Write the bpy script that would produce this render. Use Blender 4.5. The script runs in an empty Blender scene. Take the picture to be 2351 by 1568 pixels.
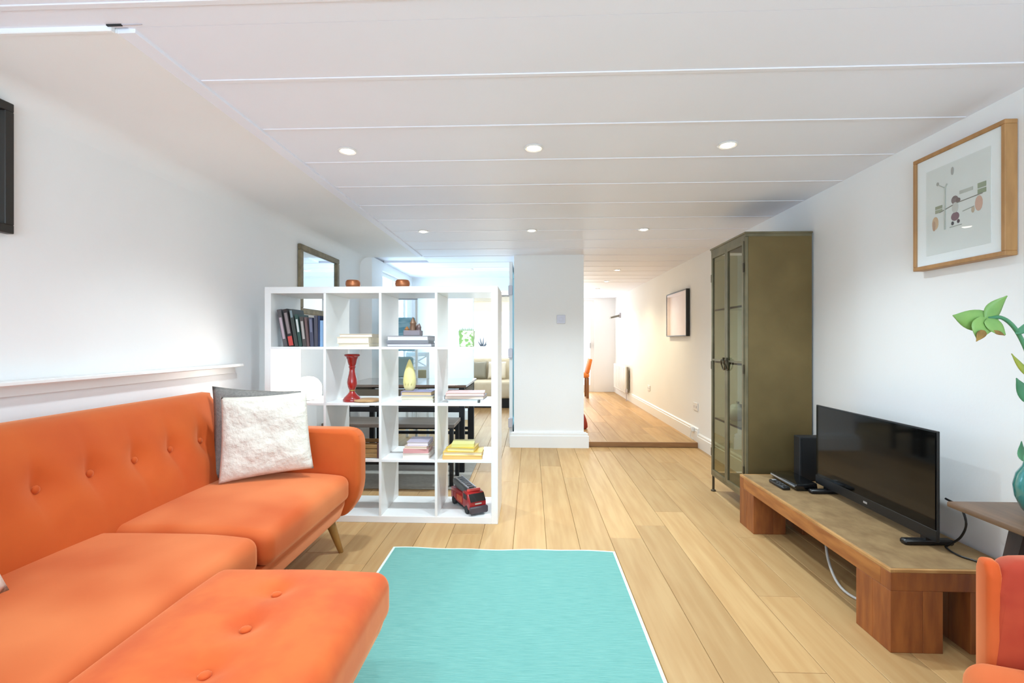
import bpy, bmesh, math, random
from mathutils import Vector, Matrix
random.seed(7)
C = bpy.context.scene.collection
SC = bpy.context.scene
PI = math.pi

# ------------------------------------------------------------------ camera, world, lights, exposure
CAM_H, YAW = 1.127, 0.0395
cd = bpy.data.cameras.new('camera'); cam = bpy.data.objects.new('camera', cd); C.objects.link(cam)
cam.location = (0, 0, CAM_H); cam.rotation_euler = (PI/2, 0, YAW)
cd.sensor_width = 36; cd.lens = 1102/2351*36; cd.clip_start = 0.05
SC.camera = cam
SC.view_settings.view_transform = 'Standard'
SC.view_settings.look = 'None'
SC.view_settings.gamma = 1
SC.view_settings.use_curve_mapping = False
SC.view_settings.exposure = 0.64
SC.cycles.max_bounces = 8
SC.cycles.diffuse_bounces = 5
SC.cycles.sample_clamp_indirect = 6
SC.cycles.caustics_reflective = False
SC.cycles.caustics_refractive = False

world = bpy.data.worlds.new('sky'); SC.world = world; world.use_nodes = True
bg = world.node_tree.nodes['Background']
bg.inputs[0].default_value = (0.80, 0.90, 1.0, 1); bg.inputs[1].default_value = 1.0

def area(name, loc, rot, sx, sy, power, col):
    l = bpy.data.lights.new(name, 'AREA'); l.shape = 'RECTANGLE'; l.size = sx; l.size_y = sy
    l.energy = power; l.color = col
    o = bpy.data.objects.new(name, l); C.objects.link(o); o.location = loc; o.rotation_euler = rot
    return o
# daylight entering through the window behind the camera, the garden room window and the hallway door
area('daylight_front_window', (0.0, -1.72, 1.15), (PI/2, 0, 0), 2.8, 1.5, 64, (0.60, 0.82, 1.0))
area('daylight_dining_window', (-1.80, 6.05, 1.2), (PI/2, 0, -PI/2), 1.1, 1.5, 25, (0.50, 0.76, 1.0))
area('daylight_garden_window', (-0.9, 9.72, 1.3), (-PI/2, 0, 0), 1.3, 1.1, 34, (0.9, 0.97, 1.0))
area('daylight_hall_door', (1.05, 10.42, 1.1), (-PI/2, 0, 0), 0.5, 1.6, 20, (0.95, 1.0, 1.0))
SPOT_MAIN, SPOT_HALL, SPOT_DINING = 47, 31, 4

# ------------------------------------------------------------------ materials
def lin(h):
    h = h.lstrip('#'); out = []
    for i in (0, 2, 4):
        v = int(h[i:i+2], 16)/255
        out.append(v/12.92 if v <= .04045 else ((v+.055)/1.055)**2.4)
    return tuple(out)
MATS = {}
def pm(name, col, rough=.5, metal=0., col2=None, scale=6., stretch=(1, 1, 1), bump=0., bscale=None, coat=0.,
       sheen=0., sheencol=None, rand=0., emit=0., spec=.5, detail=4., lo=.35, hi=.65, coords='obj'):
    if name in MATS: return MATS[name]
    m = bpy.data.materials.new(name); m.use_nodes = True; nt = m.node_tree; N = nt.nodes; L = nt.links
    b = N['Principled BSDF']
    c1 = lin(col)
    b.inputs['Base Color'].default_value = (*c1, 1)
    b.inputs['Roughness'].default_value = rough
    b.inputs['Metallic'].default_value = metal
    b.inputs['Specular IOR Level'].default_value = spec
    b.inputs['Coat Weight'].default_value = coat
    b.inputs['Coat Roughness'].default_value = .08
    if sheen:
        b.inputs['Sheen Weight'].default_value = sheen
        b.inputs['Sheen Roughness'].default_value = .45
        b.inputs['Sheen Tint'].default_value = (*lin(sheencol or col), 1)
    if emit:
        b.inputs['Emission Color'].default_value = (*c1, 1); b.inputs['Emission Strength'].default_value = emit
    vec = None
    if col2 or bump:
        if coords == 'obj':
            tc = N.new('ShaderNodeTexCoord'); src = tc.outputs['Object']
        else:
            g = N.new('ShaderNodeNewGeometry'); src = g.outputs['Position']
        mp = N.new('ShaderNodeMapping'); mp.inputs['Scale'].default_value = stretch
        L.new(src, mp.inputs[0]); vec = mp.outputs[0]
        if rand:
            oi = N.new('ShaderNodeObjectInfo'); ma = N.new('ShaderNodeMath'); ma.operation = 'MULTIPLY'
            ma.inputs[1].default_value = 37.; L.new(oi.outputs['Random'], ma.inputs[0])
            va = N.new('ShaderNodeVectorMath'); L.new(vec, va.inputs[0]); L.new(ma.outputs[0], va.inputs[1])
            vec = va.outputs[0]
    colout = None
    if col2:
        n = N.new('ShaderNodeTexNoise'); n.inputs['Scale'].default_value = scale; n.inputs['Detail'].default_value = detail
        L.new(vec, n.inputs['Vector'])
        r = N.new('ShaderNodeValToRGB'); r.color_ramp.elements[0].position = lo; r.color_ramp.elements[1].position = hi
        r.color_ramp.elements[0].color = (*c1, 1); r.color_ramp.elements[1].color = (*lin(col2), 1)
        L.new(n.outputs['Fac'], r.inputs[0]); colout = r.outputs[0]
    if rand:
        oi2 = N.new('ShaderNodeObjectInfo'); mr = N.new('ShaderNodeMapRange')
        mr.inputs['To Min'].default_value = 1-rand; mr.inputs['To Max'].default_value = 1+rand
        L.new(oi2.outputs['Random'], mr.inputs['Value'])
        hs = N.new('ShaderNodeHueSaturation'); L.new(mr.outputs[0], hs.inputs['Value'])
        if colout: L.new(colout, hs.inputs['Color'])
        else: hs.inputs['Color'].default_value = (*c1, 1)
        colout = hs.outputs[0]
    if colout: L.new(colout, b.inputs['Base Color'])
    if bump:
        n2 = N.new('ShaderNodeTexNoise'); n2.inputs['Scale'].default_value = bscale or scale*4; n2.inputs['Detail'].default_value = 3
        L.new(vec, n2.inputs['Vector'])
        bp = N.new('ShaderNodeBump'); bp.inputs['Strength'].default_value = bump; bp.inputs['Distance'].default_value = .01
        L.new(n2.outputs['Fac'], bp.inputs['Height']); L.new(bp.outputs[0], b.inputs['Normal'])
    MATS[name] = m
    return m
def glassmat(name, tint, refl=1.0, rough=0.0):
    m = bpy.data.materials.new(name); m.use_nodes = True; nt = m.node_tree; N = nt.nodes; L = nt.links
    N.remove(N['Principled BSDF'])
    t = N.new('ShaderNodeBsdfTransparent'); t.inputs[0].default_value = (*lin(tint), 1)
    g = N.new('ShaderNodeBsdfGlossy'); g.inputs['Roughness'].default_value = rough; g.inputs['Color'].default_value = (refl, refl, refl, 1)
    # thin pane: Schlick reflectance that is the same from both faces
    lw = N.new('ShaderNodeLayerWeight'); lw.inputs['Blend'].default_value = .5
    pw = N.new('ShaderNodeMath'); pw.operation = 'POWER'; pw.inputs[1].default_value = 4.5
    ml = N.new('ShaderNodeMath'); ml.operation = 'MULTIPLY_ADD'; ml.inputs[1].default_value = .9; ml.inputs[2].default_value = .04
    mx = N.new('ShaderNodeMixShader')
    L.new(lw.outputs['Facing'], pw.inputs[0]); L.new(pw.outputs[0], ml.inputs[0])
    gm = N.new('ShaderNodeNewGeometry'); iv = N.new('ShaderNodeMath'); iv.operation = 'SUBTRACT'; iv.inputs[0].default_value = 1.
    m2 = N.new('ShaderNodeMath'); m2.operation = 'MULTIPLY'
    L.new(gm.outputs['Backfacing'], iv.inputs[1]); L.new(iv.outputs[0], m2.inputs[0]); L.new(ml.outputs[0], m2.inputs[1])
    L.new(m2.outputs[0], mx.inputs[0]); L.new(t.outputs[0], mx.inputs[1]); L.new(g.outputs[0], mx.inputs[2])
    L.new(mx.outputs[0], N['Material Output'].inputs[0])
    return m

WHITE = pm('wall_paint', '#f3f2f1', .75, col2='#f1f0ef', scale=2, bump=.05, bscale=60)
CEILP = pm('ceiling_paint', '#f3f3fb', .6, col2='#f1f2fa', scale=3, coords='pos')
BATTEN = pm('gloss_batten_paint', '#efedf2', .5)
TRIMP = pm('trim_gloss_paint', '#efeeec', .35)
OAK = pm('oak_floor', '#b48c5b', .5, col2='#bf9a69', scale=3, stretch=(9, .7, 1), rand=.14, bump=.02, bscale=14, coords='pos', spec=.35, detail=2.5)
OAKDARK = pm('oak_joint', '#7a5a35', .8)
STEPW = pm('step_nosing_wood', '#8a5f38', .5, col2='#9b7046', scale=4, stretch=(1, 8, 8))
VELVET = pm('orange_velvet', '#bb4d1c', .72, col2='#c45821', scale=3.5, sheen=.8, sheencol='#ffb080', bump=.08, bscale=9, spec=.2)
VELVETS = pm('orange_velvet_sheen', '#ba4b1a', .72, col2='#d67340', scale=2.3, sheen=.8, sheencol='#ffb080', bump=.08, bscale=9, spec=.2, lo=.36, hi=.66, detail=2)  # broad paler patches paint the sheen of the nap into the colour
VELVETO = pm('orange_velvet_pressed', '#bf4a1d', .72, col2='#cf6028', scale=5, sheen=.8, sheencol='#ffb080', bump=.1, bscale=9, spec=.2, lo=.4, hi=.6)
VELVETC = pm('orange_velvet_shaded', '#a03521', .72, col2='#b54a2b', scale=7, sheen=.8, sheencol='#ffb896', bump=.1, bscale=9, spec=.2)  # deeper red puts the shade on the armchair's inner arms into the colour
LEGW = pm('pale_leg_wood', '#a87a3e', .45, col2='#8d6431', scale=6, stretch=(6, 6, 1))
FUR = pm('cream_fleece', '#dcd5c8', .95, col2='#d2cbbe', scale=20, bump=.9, bscale=38, sheen=.1, sheencol='#ffffff')
LINEN = pm('grey_linen', '#77736f', .9, col2='#86827d', scale=90, bump=.3, bscale=160)
PATTERN = pm('patterned_cotton', '#ece6dd', .9, col2='#dfd6c8', scale=18, bump=.2)
RUG = pm('teal_rug_weave', '#6aa098', .95, col2='#78aba2', scale=4, stretch=(3, 60, 1), bump=.5, bscale=5, spec=.1)
RUGEDGE = pm('rug_selvedge', '#d6ecdf', .9, bump=.4, bscale=80)
LAMINATE = pm('white_laminate', '#efeeec', .32, col2='#edecea', scale=2)
BRASS = pm('aged_brass_sheet', '#6d5c39', .48, metal=.55, col2='#7f6c45', scale=3.2, bump=.03, lo=.3, hi=.7)
BRASSF = pm('aged_brass_frame', '#706850', .45, metal=.5, col2='#857b5f', scale=7)
BRASSD = pm('dark_bronze', '#4d4433', .45, metal=.6)
TEAK = pm('teak_block', '#9c5c2c', .5, col2='#7f4522', scale=4, stretch=(7, 7, 1.2), rand=.14, bump=.05)
TEAKR = pm('teak_rail', '#ad7038', .5, col2='#915527', scale=5, stretch=(7, 1.2, 7), bump=.05)
TEAKT = pm('worn_teak_top', '#9a7d55', .7, col2='#7b5e3c', scale=6, stretch=(3, 2, 3), bump=.12, bscale=30, lo=.3, hi=.75)
TEAKE = pm('teak_edge', '#c1925a', .6, col2='#a87843', scale=8)
WALNUT = pm('dark_walnut', '#5c4232', .5, col2='#46301f', scale=5, stretch=(8, 1, 8))
WALSHADE = pm('walnut_leg_shaded', '#38261f', .5, col2='#2a1c17', scale=5, stretch=(8, 8, 1))  # walnut darkened so the legs carry painted shade
WALTOP = pm('walnut_top', '#72563f', .45, col2='#5d4431', scale=4, stretch=(8, 1.2, 8))
BLACKP = pm('black_plastic', '#141416', .35)
BLACKM = pm('black_matt', '#1b1b1d', .6)
BLACKG = pm('black_gloss', '#08090b', .07, coat=.6)
SCREEN = pm('tv_screen', '#060607', .06, spec=.3)
SILVER = pm('silver_plastic', '#c9c9cc', .3, metal=.6)
GREYP = pm('grey_plate', '#c4bfc6', .4, metal=.2)
WHITEP = pm('white_plastic', '#e9e7e3', .35)
CABLEW = pm('white_cable_rubber', '#c9c6c1', .5)
CERAMIC = pm('white_ceramic', '#eceae6', .2, coat=.4)
COPPER = pm('brushed_copper', '#b06a44', .38, metal=.75, col2='#c47d55', scale=20)
REDGL = pm('red_glaze', '#a82420', .22, col2='#8b1a18', scale=14, coat=.6)
YELLOW = pm('yellow_glaze', '#f0e290', .45, col2='#f6ecae', scale=9)
WOODDISC = pm('pale_wood_disc', '#c9a478', .6, col2='#b98f60', scale=12)
FRAMEOAK = pm('oak_frame', '#a97c4c', .5, col2='#b98a56', scale=8, stretch=(4, 4, 1))
FRAMEBLK = pm('black_frame', '#26231f', .4)
MIRRORF = pm('gilt_mirror_frame', '#8f8166', .55, metal=.3, col2='#776a52', scale=20, bump=.1)
MIRROR = pm('mirror_silver', '#f2f6f8', .02, metal=1.)
PAPER = pm('mount_paper', '#fbfbfa', .8)
PRINT = pm('print_paper', '#e6e7e3', .8, col2='#ebece8', scale=7)
BLKMET = pm('black_steel', '#16181d', .45, metal=.3)
GREYWD = pm('grey_brown_wood', '#6f665e', .4, col2='#5a524b', scale=5, stretch=(1, 8, 8))
CREAMF = pm('cream_upholstery', '#e9dcc0', .9, col2='#e3d4b5', scale=8)
LEAF = pm('leaf_green', '#6f9a50', .45, col2='#86ad5c', scale=12)
LEAFD = pm('leaf_deep_green', '#3f7a55', .45, col2='#4f8c62', scale=12)
WILT = pm('wilted_brown', '#7a5a2c', .7, col2='#a08038', scale=30)
TEALPOT = pm('teal_glaze_pot', '#2f7f7a', .15, coat=.6)
CLEAR = glassmat('clear_glass', '#fdfefe')
SMOKE = glassmat('cabinet_glass', '#dfe0d4', .9)
CYANG = glassmat('door_glass', '#d5eef2')
LAMPE = pm('downlight_glow', '#fff6e6', .5, emit=9.)
LAMPS = pm('night_light_glow', '#fff8ee', .5, emit=6.)

# ------------------------------------------------------------------ helpers
def bmn(): return bmesh.new()
def box(bm, x0, x1, y0, y1, z0, z1, bev=0., seg=1):
    vs = [bm.verts.new((x, y, z)) for x in (x0, x1) for y in (y0, y1) for z in (z0, z1)]
    F = [(0, 1, 3, 2), (4, 6, 7, 5), (0, 4, 5, 1), (2, 3, 7, 6), (0, 2, 6, 4), (1, 5, 7, 3)]
    fs = [bm.faces.new([vs[i] for i in f]) for f in F]
    if bev > 0:
        es = list({e for f in fs for e in f.edges})
        bmesh.ops.bevel(bm, geom=es, offset=bev, segments=seg, profile=.5, affect='EDGES')
    return bm
def prism(bm, pts, axis, a, b, bev=0., seg=2):
    """extrude polygon pts (2-D) along axis ('x','y','z') from a to b"""
    def P(p, t):
        return {'x': (t, p[0], p[1]), 'y': (p[0], t, p[1]), 'z': (p[0], p[1], t)}[axis]
    A = [bm.verts.new(P(p, a)) for p in pts]; B = [bm.verts.new(P(p, b)) for p in pts]
    n = len(pts); fs = [bm.faces.new(A), bm.faces.new(B[::-1])]
    for i in range(n): fs.append(bm.faces.new((A[i], B[i], B[(i+1) % n], A[(i+1) % n])))
    if bev: bmesh.ops.bevel(bm, geom=list({e for f in fs for e in f.edges}), offset=bev, segments=seg, profile=.5, affect='EDGES')
    return bm
def lathe(bm, prof, cx, cy, seg=24, z0=0.):
    rings = []
    for r, z in prof:
        rings.append([bm.verts.new((cx+r*math.cos(2*PI*k/seg), cy+r*math.sin(2*PI*k/seg), z0+z)) for k in range(seg)] if r > 1e-6
                     else [bm.verts.new((cx, cy, z0+z))])
    for a, b in zip(rings, rings[1:]):
        for k in range(seg):
            k2 = (k+1) % seg
            if len(a) == 1 and len(b) == 1: continue
            if len(a) == 1: bm.faces.new((a[0], b[k2], b[k]))
            elif len(b) == 1: bm.faces.new((a[k], a[k2], b[0]))
            else: bm.faces.new((a[k], a[k2], b[k2], b[k]))
    for ring, fl in ((rings[0], True), (rings[-1], False)):
        if len(ring) > 1: bm.faces.new(ring[::-1] if fl else ring)
    return bm
def tube(bm, pts, r, seg=8):
    pts = [Vector(p) for p in pts]; rings = []
    rr = r if isinstance(r, (list, tuple)) else [r]*len(pts)
    for i, p in enumerate(pts):
        t = (pts[min(i+1, len(pts)-1)] - pts[max(i-1, 0)]).normalized()
        u = t.cross(Vector((0, 0, 1)))
        if u.length < .05: u = t.cross(Vector((1, 0, 0)))
        u.normalize(); v = t.cross(u)
        rings.append([bm.verts.new(p + rr[i]*(u*math.cos(2*PI*k/seg) + v*math.sin(2*PI*k/seg))) for k in range(seg)])
    for a, b in zip(rings, rings[1:]):
        for k in range(seg): bm.faces.new((a[k], a[(k+1) % seg], b[(k+1) % seg], b[k]))
    bm.faces.new(rings[0][::-1]); bm.faces.new(rings[-1])
    return bm
def spline(pts, n=6):
    pts = [Vector(p) for p in pts]; out = []
    P = [pts[0]*2-pts[1]] + pts + [pts[-1]*2-pts[-2]]
    for i in range(1, len(P)-2):
        for k in range(n):
            t = k/n; a, b, c, d = P[i-1:i+3]
            out.append(.5*((2*b)+(c-a)*t+(2*a-5*b+4*c-d)*t*t+(3*b-a-3*c+d)*t**3))
    return out + [pts[-1]]
def softbox(bm, x0, x1, y0, y1, z0, z1, r, n=18, fn=None, rs=4):
    """rounded box with a subdivided skin; fn(x,y,z,u,v,w)->(x,y,z) shapes it further"""
    lo, hi = (x0, y0, z0), (x1, y1, z1)
    ax = []
    for i in range(3):
        a, b = lo[i], hi[i]; rr = min(r, (b-a)/2-1e-4)
        t = [a + rr*(1-math.cos(k/rs*PI/2)) if False else a+rr*k/rs for k in range(rs)]
        m = max(2, int(n*(b-a)/max(hi[j]-lo[j] for j in range(3))))
        t += [a+rr+(b-a-2*rr)*k/m for k in range(m+1)]
        t += [b-rr+rr*k/rs for k in range(1, rs+1)]
        ax.append(t)
    cache = {}
    def V(i, j, k):
        key = (i, j, k)
        if key in cache: return cache[key]
        p = Vector((ax[0][i], ax[1][j], ax[2][k]))
        q = Vector([min(max(p[d], lo[d]+min(r, (hi[d]-lo[d])/2)), hi[d]-min(r, (hi[d]-lo[d])/2)) for d in range(3)])
        d = p-q
        if d.length > 1e-9: p = q + d.normalized()*r if (hi[2]-lo[2]) >= 2*r else q+d
        if fn:
            u, v, w = [2*(p[e]-lo[e])/(hi[e]-lo[e])-1 for e in range(3)]
            p = Vector(fn(p.x, p.y, p.z, u, v, w))
        cache[key] = bm.verts.new(p); return cache[key]
    nx, ny, nz = len(ax[0])-1, len(ax[1])-1, len(ax[2])-1
    for i in range(nx):
        for j in range(ny):
            bm.faces.new((V(i, j, 0), V(i, j+1, 0), V(i+1, j+1, 0), V(i+1, j, 0)))
            bm.faces.new((V(i, j, nz), V(i+1, j, nz), V(i+1, j+1, nz), V(i, j+1, nz)))
    for i in range(nx):
        for k in range(nz):
            bm.faces.new((V(i, 0, k), V(i+1, 0, k), V(i+1, 0, k+1), V(i, 0, k+1)))
            bm.faces.new((V(i, ny, k), V(i, ny, k+1), V(i+1, ny, k+1), V(i+1, ny, k)))
    for j in range(ny):
        for k in range(nz):
            bm.faces.new((V(0, j, k), V(0, j, k+1), V(0, j+1, k+1), V(0, j+1, k)))
            bm.faces.new((V(nx, j, k), V(nx, j+1, k), V(nx, j+1, k+1), V(nx, j, k+1)))
    return bm
ROOT = {}
def tag(o, label=None, cat=None, group=None, kind=None):
    if label: o['label'] = label
    if cat: o['category'] = cat
    if group: o['group'] = group
    if kind: o['kind'] = kind
    return o
def obj(name, bm, mat, parent=None, smooth=False, local=False, mesh=None):
    """one mesh object; world-space verts unless local"""
    if mesh is None:
        mesh = bpy.data.meshes.new(name)
        bmesh.ops.recalc_face_normals(bm, faces=bm.faces)
        off = None
        if parent is not None and not local:
            off = ROOT[parent.name]
        elif parent is None and not local:
            cs = [v.co for v in bm.verts]
            off = Vector((sum(c.x for c in cs)/len(cs), sum(c.y for c in cs)/len(cs), min(c.z for c in cs)))
        if off is not None: bmesh.ops.translate(bm, verts=bm.verts, vec=-off)
        bm.to_mesh(mesh); bm.free()
        mesh.materials.append(mat)
        if smooth:
            for p in mesh.polygons: p.use_smooth = True
            if smooth is not True:
                mesh.set_sharp_from_angle(angle=math.radians(smooth))
    o = bpy.data.objects.new(name, mesh); C.objects.link(o)
    if parent is not None:
        o.parent = parent
        ROOT[o.name] = ROOT[parent.name]
    elif not local and mesh is not None and 'off' in dir() and off is not None:
        o.location = off; ROOT[o.name] = off.copy()
    return o
def thing(name, label, cat, loc, rotz=0., group=None):
    o = bpy.data.objects.new(name, None); C.objects.link(o); o.empty_display_size = .1
    o.location = loc; o.rotation_euler = (0, 0, rotz)
    ROOT[o.name] = Vector(loc)
    return tag(o, label, cat, group)
def struct(name, bm, mat, smooth=False):
    return tag(obj(name, bm, mat, None, smooth), kind='structure')
def bx(*a, **k): return box(bmn(), *a, **k)

# ------------------------------------------------------------------ setting
XL, XR, ZC = -1.85, 1.79, 2.05
YB, YF = -1.6, 5.13          # rear wall, far wall of the living room
floor = struct('floor', bx(XL-.1, XR+.1, YB-.1, 10.5, -.09, -.021), OAKDARK)
# oak planks
PW, PX = .184, -.099
JOIN = {}
def plank_run(x0, x1, y0, y1, z, name='plank'):
    k0 = math.floor((x0-PX)/PW); k1 = math.ceil((x1-PX)/PW)
    rnd = random.Random(11)
    for k in range(k0, k1):
        a = max(PX+k*PW, x0); b = min(PX+(k+1)*PW, x1)
        if b-a < .02: continue
        ys = [y0]
        y = y0 - rnd.uniform(.2, 1.5)
        while True:
            y += rnd.uniform(1.35, 2.1)
            if y > y1-.12: break
            if y > ys[-1]+.3: ys.append(y)
        ys.append(y1)
        for c, d in zip(ys, ys[1:]):
            bm = bmn()
            g = .0008
            vs = [bm.verts.new(p) for p in ((a+g, c+g, z-.02), (b-g, c+g, z-.02), (b-g, d-g, z-.02), (a+g, d-g, z-.02),
                                            (a+g, c+g, z-.0015), (b-g, c+g, z-.0015), (b-g, d-g, z-.0015), (a+g, d-g, z-.0015),
                                            (a+g+.002, c+g+.002, z), (b-g-.002, c+g+.002, z), (b-g-.002, d-g-.002, z), (a+g+.002, d-g-.002, z))]
            for q in range(2):
                for e in range(4):
                    f = (e+1) % 4; bm.faces.new((vs[4*q+e], vs[4*q+f], vs[4*q+4+f], vs[4*q+4+e]))
            bm.faces.new(vs[8:12]); bm.faces.new(vs[0:4][::-1])
            obj(name, bm, OAK, floor)
plank_run(XL, XR, YB, YF+.03, 0)
plank_run(-1.72, -.181, YF+.03, 9.6, 0)
# raised hall floor with its step
STEP = .052
hall = struct('floor', bx(.561, XR, 5.19, 10.4, .0, STEP-.021), OAKDARK)
fl_keep = floor; floor = hall
plank_run(.561, XR, 5.19, 10.4, STEP)
floor = fl_keep
obj('step_nosing', bx(.57, XR-.02, 5.165, 5.19, 0, STEP+.001, bev=.002), STEPW, hall)

# ceiling: boards with a raised batten over each joint, plastered soffit at the left
ceil = struct('ceiling', bx(XL-.1, XR+.1, YB-.1, 10.5, ZC+.02, ZC+.1), CEILP)
edges = [1.66-.39*k for k in range(9, 0, -1)] + [1.66+.39*k for k in range(0, 16)]
edges = [YB] + [e for e in edges if e > YB+.1]
for a, b in zip(edges, edges[1:]):
    x0 = XL if b < 1.36 else -1.185
    if a > 5.2: x0 = -1.72
    if abs(b-1.66) < .01:
        obj('ceiling_board', bx(XL, XR, a+.001, 1.365, ZC, ZC+.02), CEILP, ceil)
        a = 1.365
    obj('ceiling_board', bx(x0, XR, a+.001, b-.001, ZC, ZC+.02), CEILP, ceil)
for e in edges[1:]:
    x0 = XL if e < 1.36 else -1.165
    if e > 5.2: x0 = -1.72
    obj('batten', bx(x0, XR-.005, e-.010, e+.010, ZC-.0035, ZC+.001, bev=.0015), BATTEN, ceil)
obj('plaster', bx(-1.72, XR, edges[-1], 10.4, ZC, ZC+.02), CEILP, ceil)
# left soffit (plaster) with cove to the wall
bm = bmn()
zc2 = ZC-.0125
pts = [(-1.222, ZC+.02), (-1.222, zc2)]
for k in range(7):
    t = k/6*PI/2; pts.append((XL+.09-.09*math.sin(t), zc2-.09+.09*math.cos(t)))
pts += [(XL-.02, zc2-.09), (XL-.02, ZC+.02)]
prism(bm, pts, 'y', 1.37, YF)
obj('soffit', bm, WHITE, ceil, smooth=40)
struct('trim_1', bx(-1.223, -1.168, 1.372, YF-.01, ZC-.0115, ZC+.01, bev=.001), CEILP)
struct('trim_2', bx(XL, -1.226, 1.355, 1.37, ZC-.0145, ZC+.004, bev=.002), WHITE)
obj('gap_shade', bx(-1.235, -1.19, 1.348, 1.354, ZC-.004, ZC+.003), BLACKM, ceil)  # dark strips stand in for the shade in the open gap
obj('gap_shade', bx(-1.19, -1.13, 1.35, 1.353, ZC-.002, ZC+.003), GREYP, ceil)

# walls
struct('wall_left', bx(XL-.12, XL, YB, YF+.12, 0, ZC+.02), WHITE)
struct('wall_right', bx(XR, XR+.12, YB, 10.4, 0, ZC+.02), WHITE)
struct('wall_middle', bx(-.181, .561, YF, 10.4, 0, ZC), WHITE)
struct('wall_far_left', bx(XL, -1.72, YF, YF+.12, 0, ZC), WHITE)
bm = bmn()
box(bm, -1.84, -1.72, YF+.12, 5.5, 0, ZC); box(bm, -1.84, -1.72, 6.6, 9.7, 0, ZC)
box(bm, -1.84, -1.72, 5.5, 6.6, 0, .45); box(bm, -1.84, -1.72, 5.5, 6.6, 1.95, ZC)
struct('wall_dining_left', bm, WHITE)
bm = bmn(); box(bm, -1.72, -.835, 6.9, 7.0, 0, ZC); box(bm, -.835, -.181, 6.9, 7.0, 1.86, ZC)
struct('wall_dining_back', bm, WHITE)
bm = bmn()
box(bm, -1.72, -.181, 9.6, 9.7, 0, .75); box(bm, -1.72, -1.55, 9.6, 9.7, .75, ZC); box(bm, -.25, -.181, 9.6, 9.7, .75, ZC)
box(bm, -1.55, -.25, 9.6, 9.7, 1.98, ZC)
struct('wall_garden', bm, WHITE)
bm = bmn()
box(bm, .561, .75, 10.3, 10.4, STEP, ZC); box(bm, 1.345, XR, 10.3, 10.4, STEP, ZC); box(bm, .75, 1.345, 10.3, 10.4, 2.0, ZC)
struct('wall_hall_end', bm, WHITE)
bm = bmn()
box(bm, XL, -1.4, YB-.12, YB, 0, ZC); box(bm, 1.4, XR, YB-.12, YB, 0, ZC)
box(bm, -1.4, 1.4, YB-.12, YB, 0, .42); box(bm, -1.4, 1.4, YB-.12, YB, 1.9, ZC)
struct('wall_rear', bm, WHITE)
# windows
def window(name, axis, a0, a1, z0, z1, p, n):
    def B(u0, u1, v0, v1, d0, d1):
        return bx(u0, u1, p+d0, p+d1, v0, v1) if axis == 'x' else bx(p+d0, p+d1, u0, u1, v0, v1)
    bm = bmn()
    for (u0, u1, v0, v1) in ((a0, a1, z0, z0+.05), (a0, a1, z1-.05, z1), (a0, a0+.05, z0+.05, z1-.05), (a1-.05, a1, z0+.05, z1-.05)):
        if axis == 'x': box(bm, u0, u1, p-.02, p+.02, v0, v1)
        else: box(bm, p-.02, p+.02, u0, u1, v0, v1)
    w = struct(name, bm, TRIMP)
    s = (a1-a0-.1)/n
    for k in range(n):
        obj('pane', B(a0+.05+k*s+.02, a0+.05+(k+1)*s-.02, z0+.05, z1-.05, -.002, .002), CLEAR, w)
        if k: obj('mullion', B(a0+.05+k*s-.02, a0+.05+k*s+.02, z0+.05, z1-.05, -.02, .02), TRIMP, w)
    return w
window('window_1', 'x', -1.4, 1.4, .42, 1.9, YB-.06, 3)
window('window_2', 'y', 5.5, 6.6, .45, 1.95, -1.78, 2)
window('window_3', 'x', -1.55, -.25, .75, 1.98, 9.65, 2)

# skirting boards
def skirt(name, pts2, axis, a, b): return struct(name, prism(bmn(), pts2, axis, a, b), TRIMP)
def prof(x, s, h=.15, z=0.): return [(x, z), (x+s*.02, z), (x+s*.02, z+h-.035), (x+s*.014, z+h-.03), (x+s*.014, z+h-.012), (x+s*.006, z+h), (x, z+h)]
skirt('baseboard_left', prof(XL, 1), 'y', YB, YF)
skirt('baseboard_right', prof(XR, -1), 'y', YB, 5.19)
skirt('baseboard_hall', prof(XR, -1, .15, STEP), 'y', 5.19, 10.3)
def sk_front(x0, x1, y, h=.165):
    bm = bmn()
    box(bm, x0-.045, x1+.05, y-.035, y, 0, h-.04); box(bm, x0-.035, x1+.04, y-.026, y, h-.04, h-.012); box(bm, x0-.02, x1+.025, y-.014, y, h-.012, h)
    return bm
struct('baseboard_middle', sk_front(-.181, .561, YF), TRIMP)
skirt('baseboard_dining', [(y, z) for y, z in ((6.9, 0), (6.88, 0), (6.88, .13), (6.895, .15), (6.9, .15))], 'x', -1.72, -.86)
# dado shelf above the sofa
struct('trim_3', bx(XL, XL+.07, -.6, 2.912, .972, .99, bev=.004), TRIMP)
struct('trim_4', bx(XL, XL+.014, -.6, 2.912, .93, .972, bev=.003), TRIMP)

# glazed door standing open at the dining room
bm = bmn()
for (y0, y1, z0, z1) in ((5.2, 6.0, .02, .2), (5.2, 6.0, 1.9, 1.99), (5.2, 5.29, .2, 1.9), (5.91, 6.0, .2, 1.9)):
    box(bm, -.235, -.2, y0, y1, z0, z1)
d1 = struct('door_1', bm, TRIMP)
obj('pane', bx(-.22, -.215, 5.29, 5.91, .2, 1.9), CYANG, d1)
for z in (.25, 1.0, 1.68):
    obj('hinge', bx(-.245, -.198, 5.165, 5.2, z-.05, z+.05, bev=.004), GREYP, d1)
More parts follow.
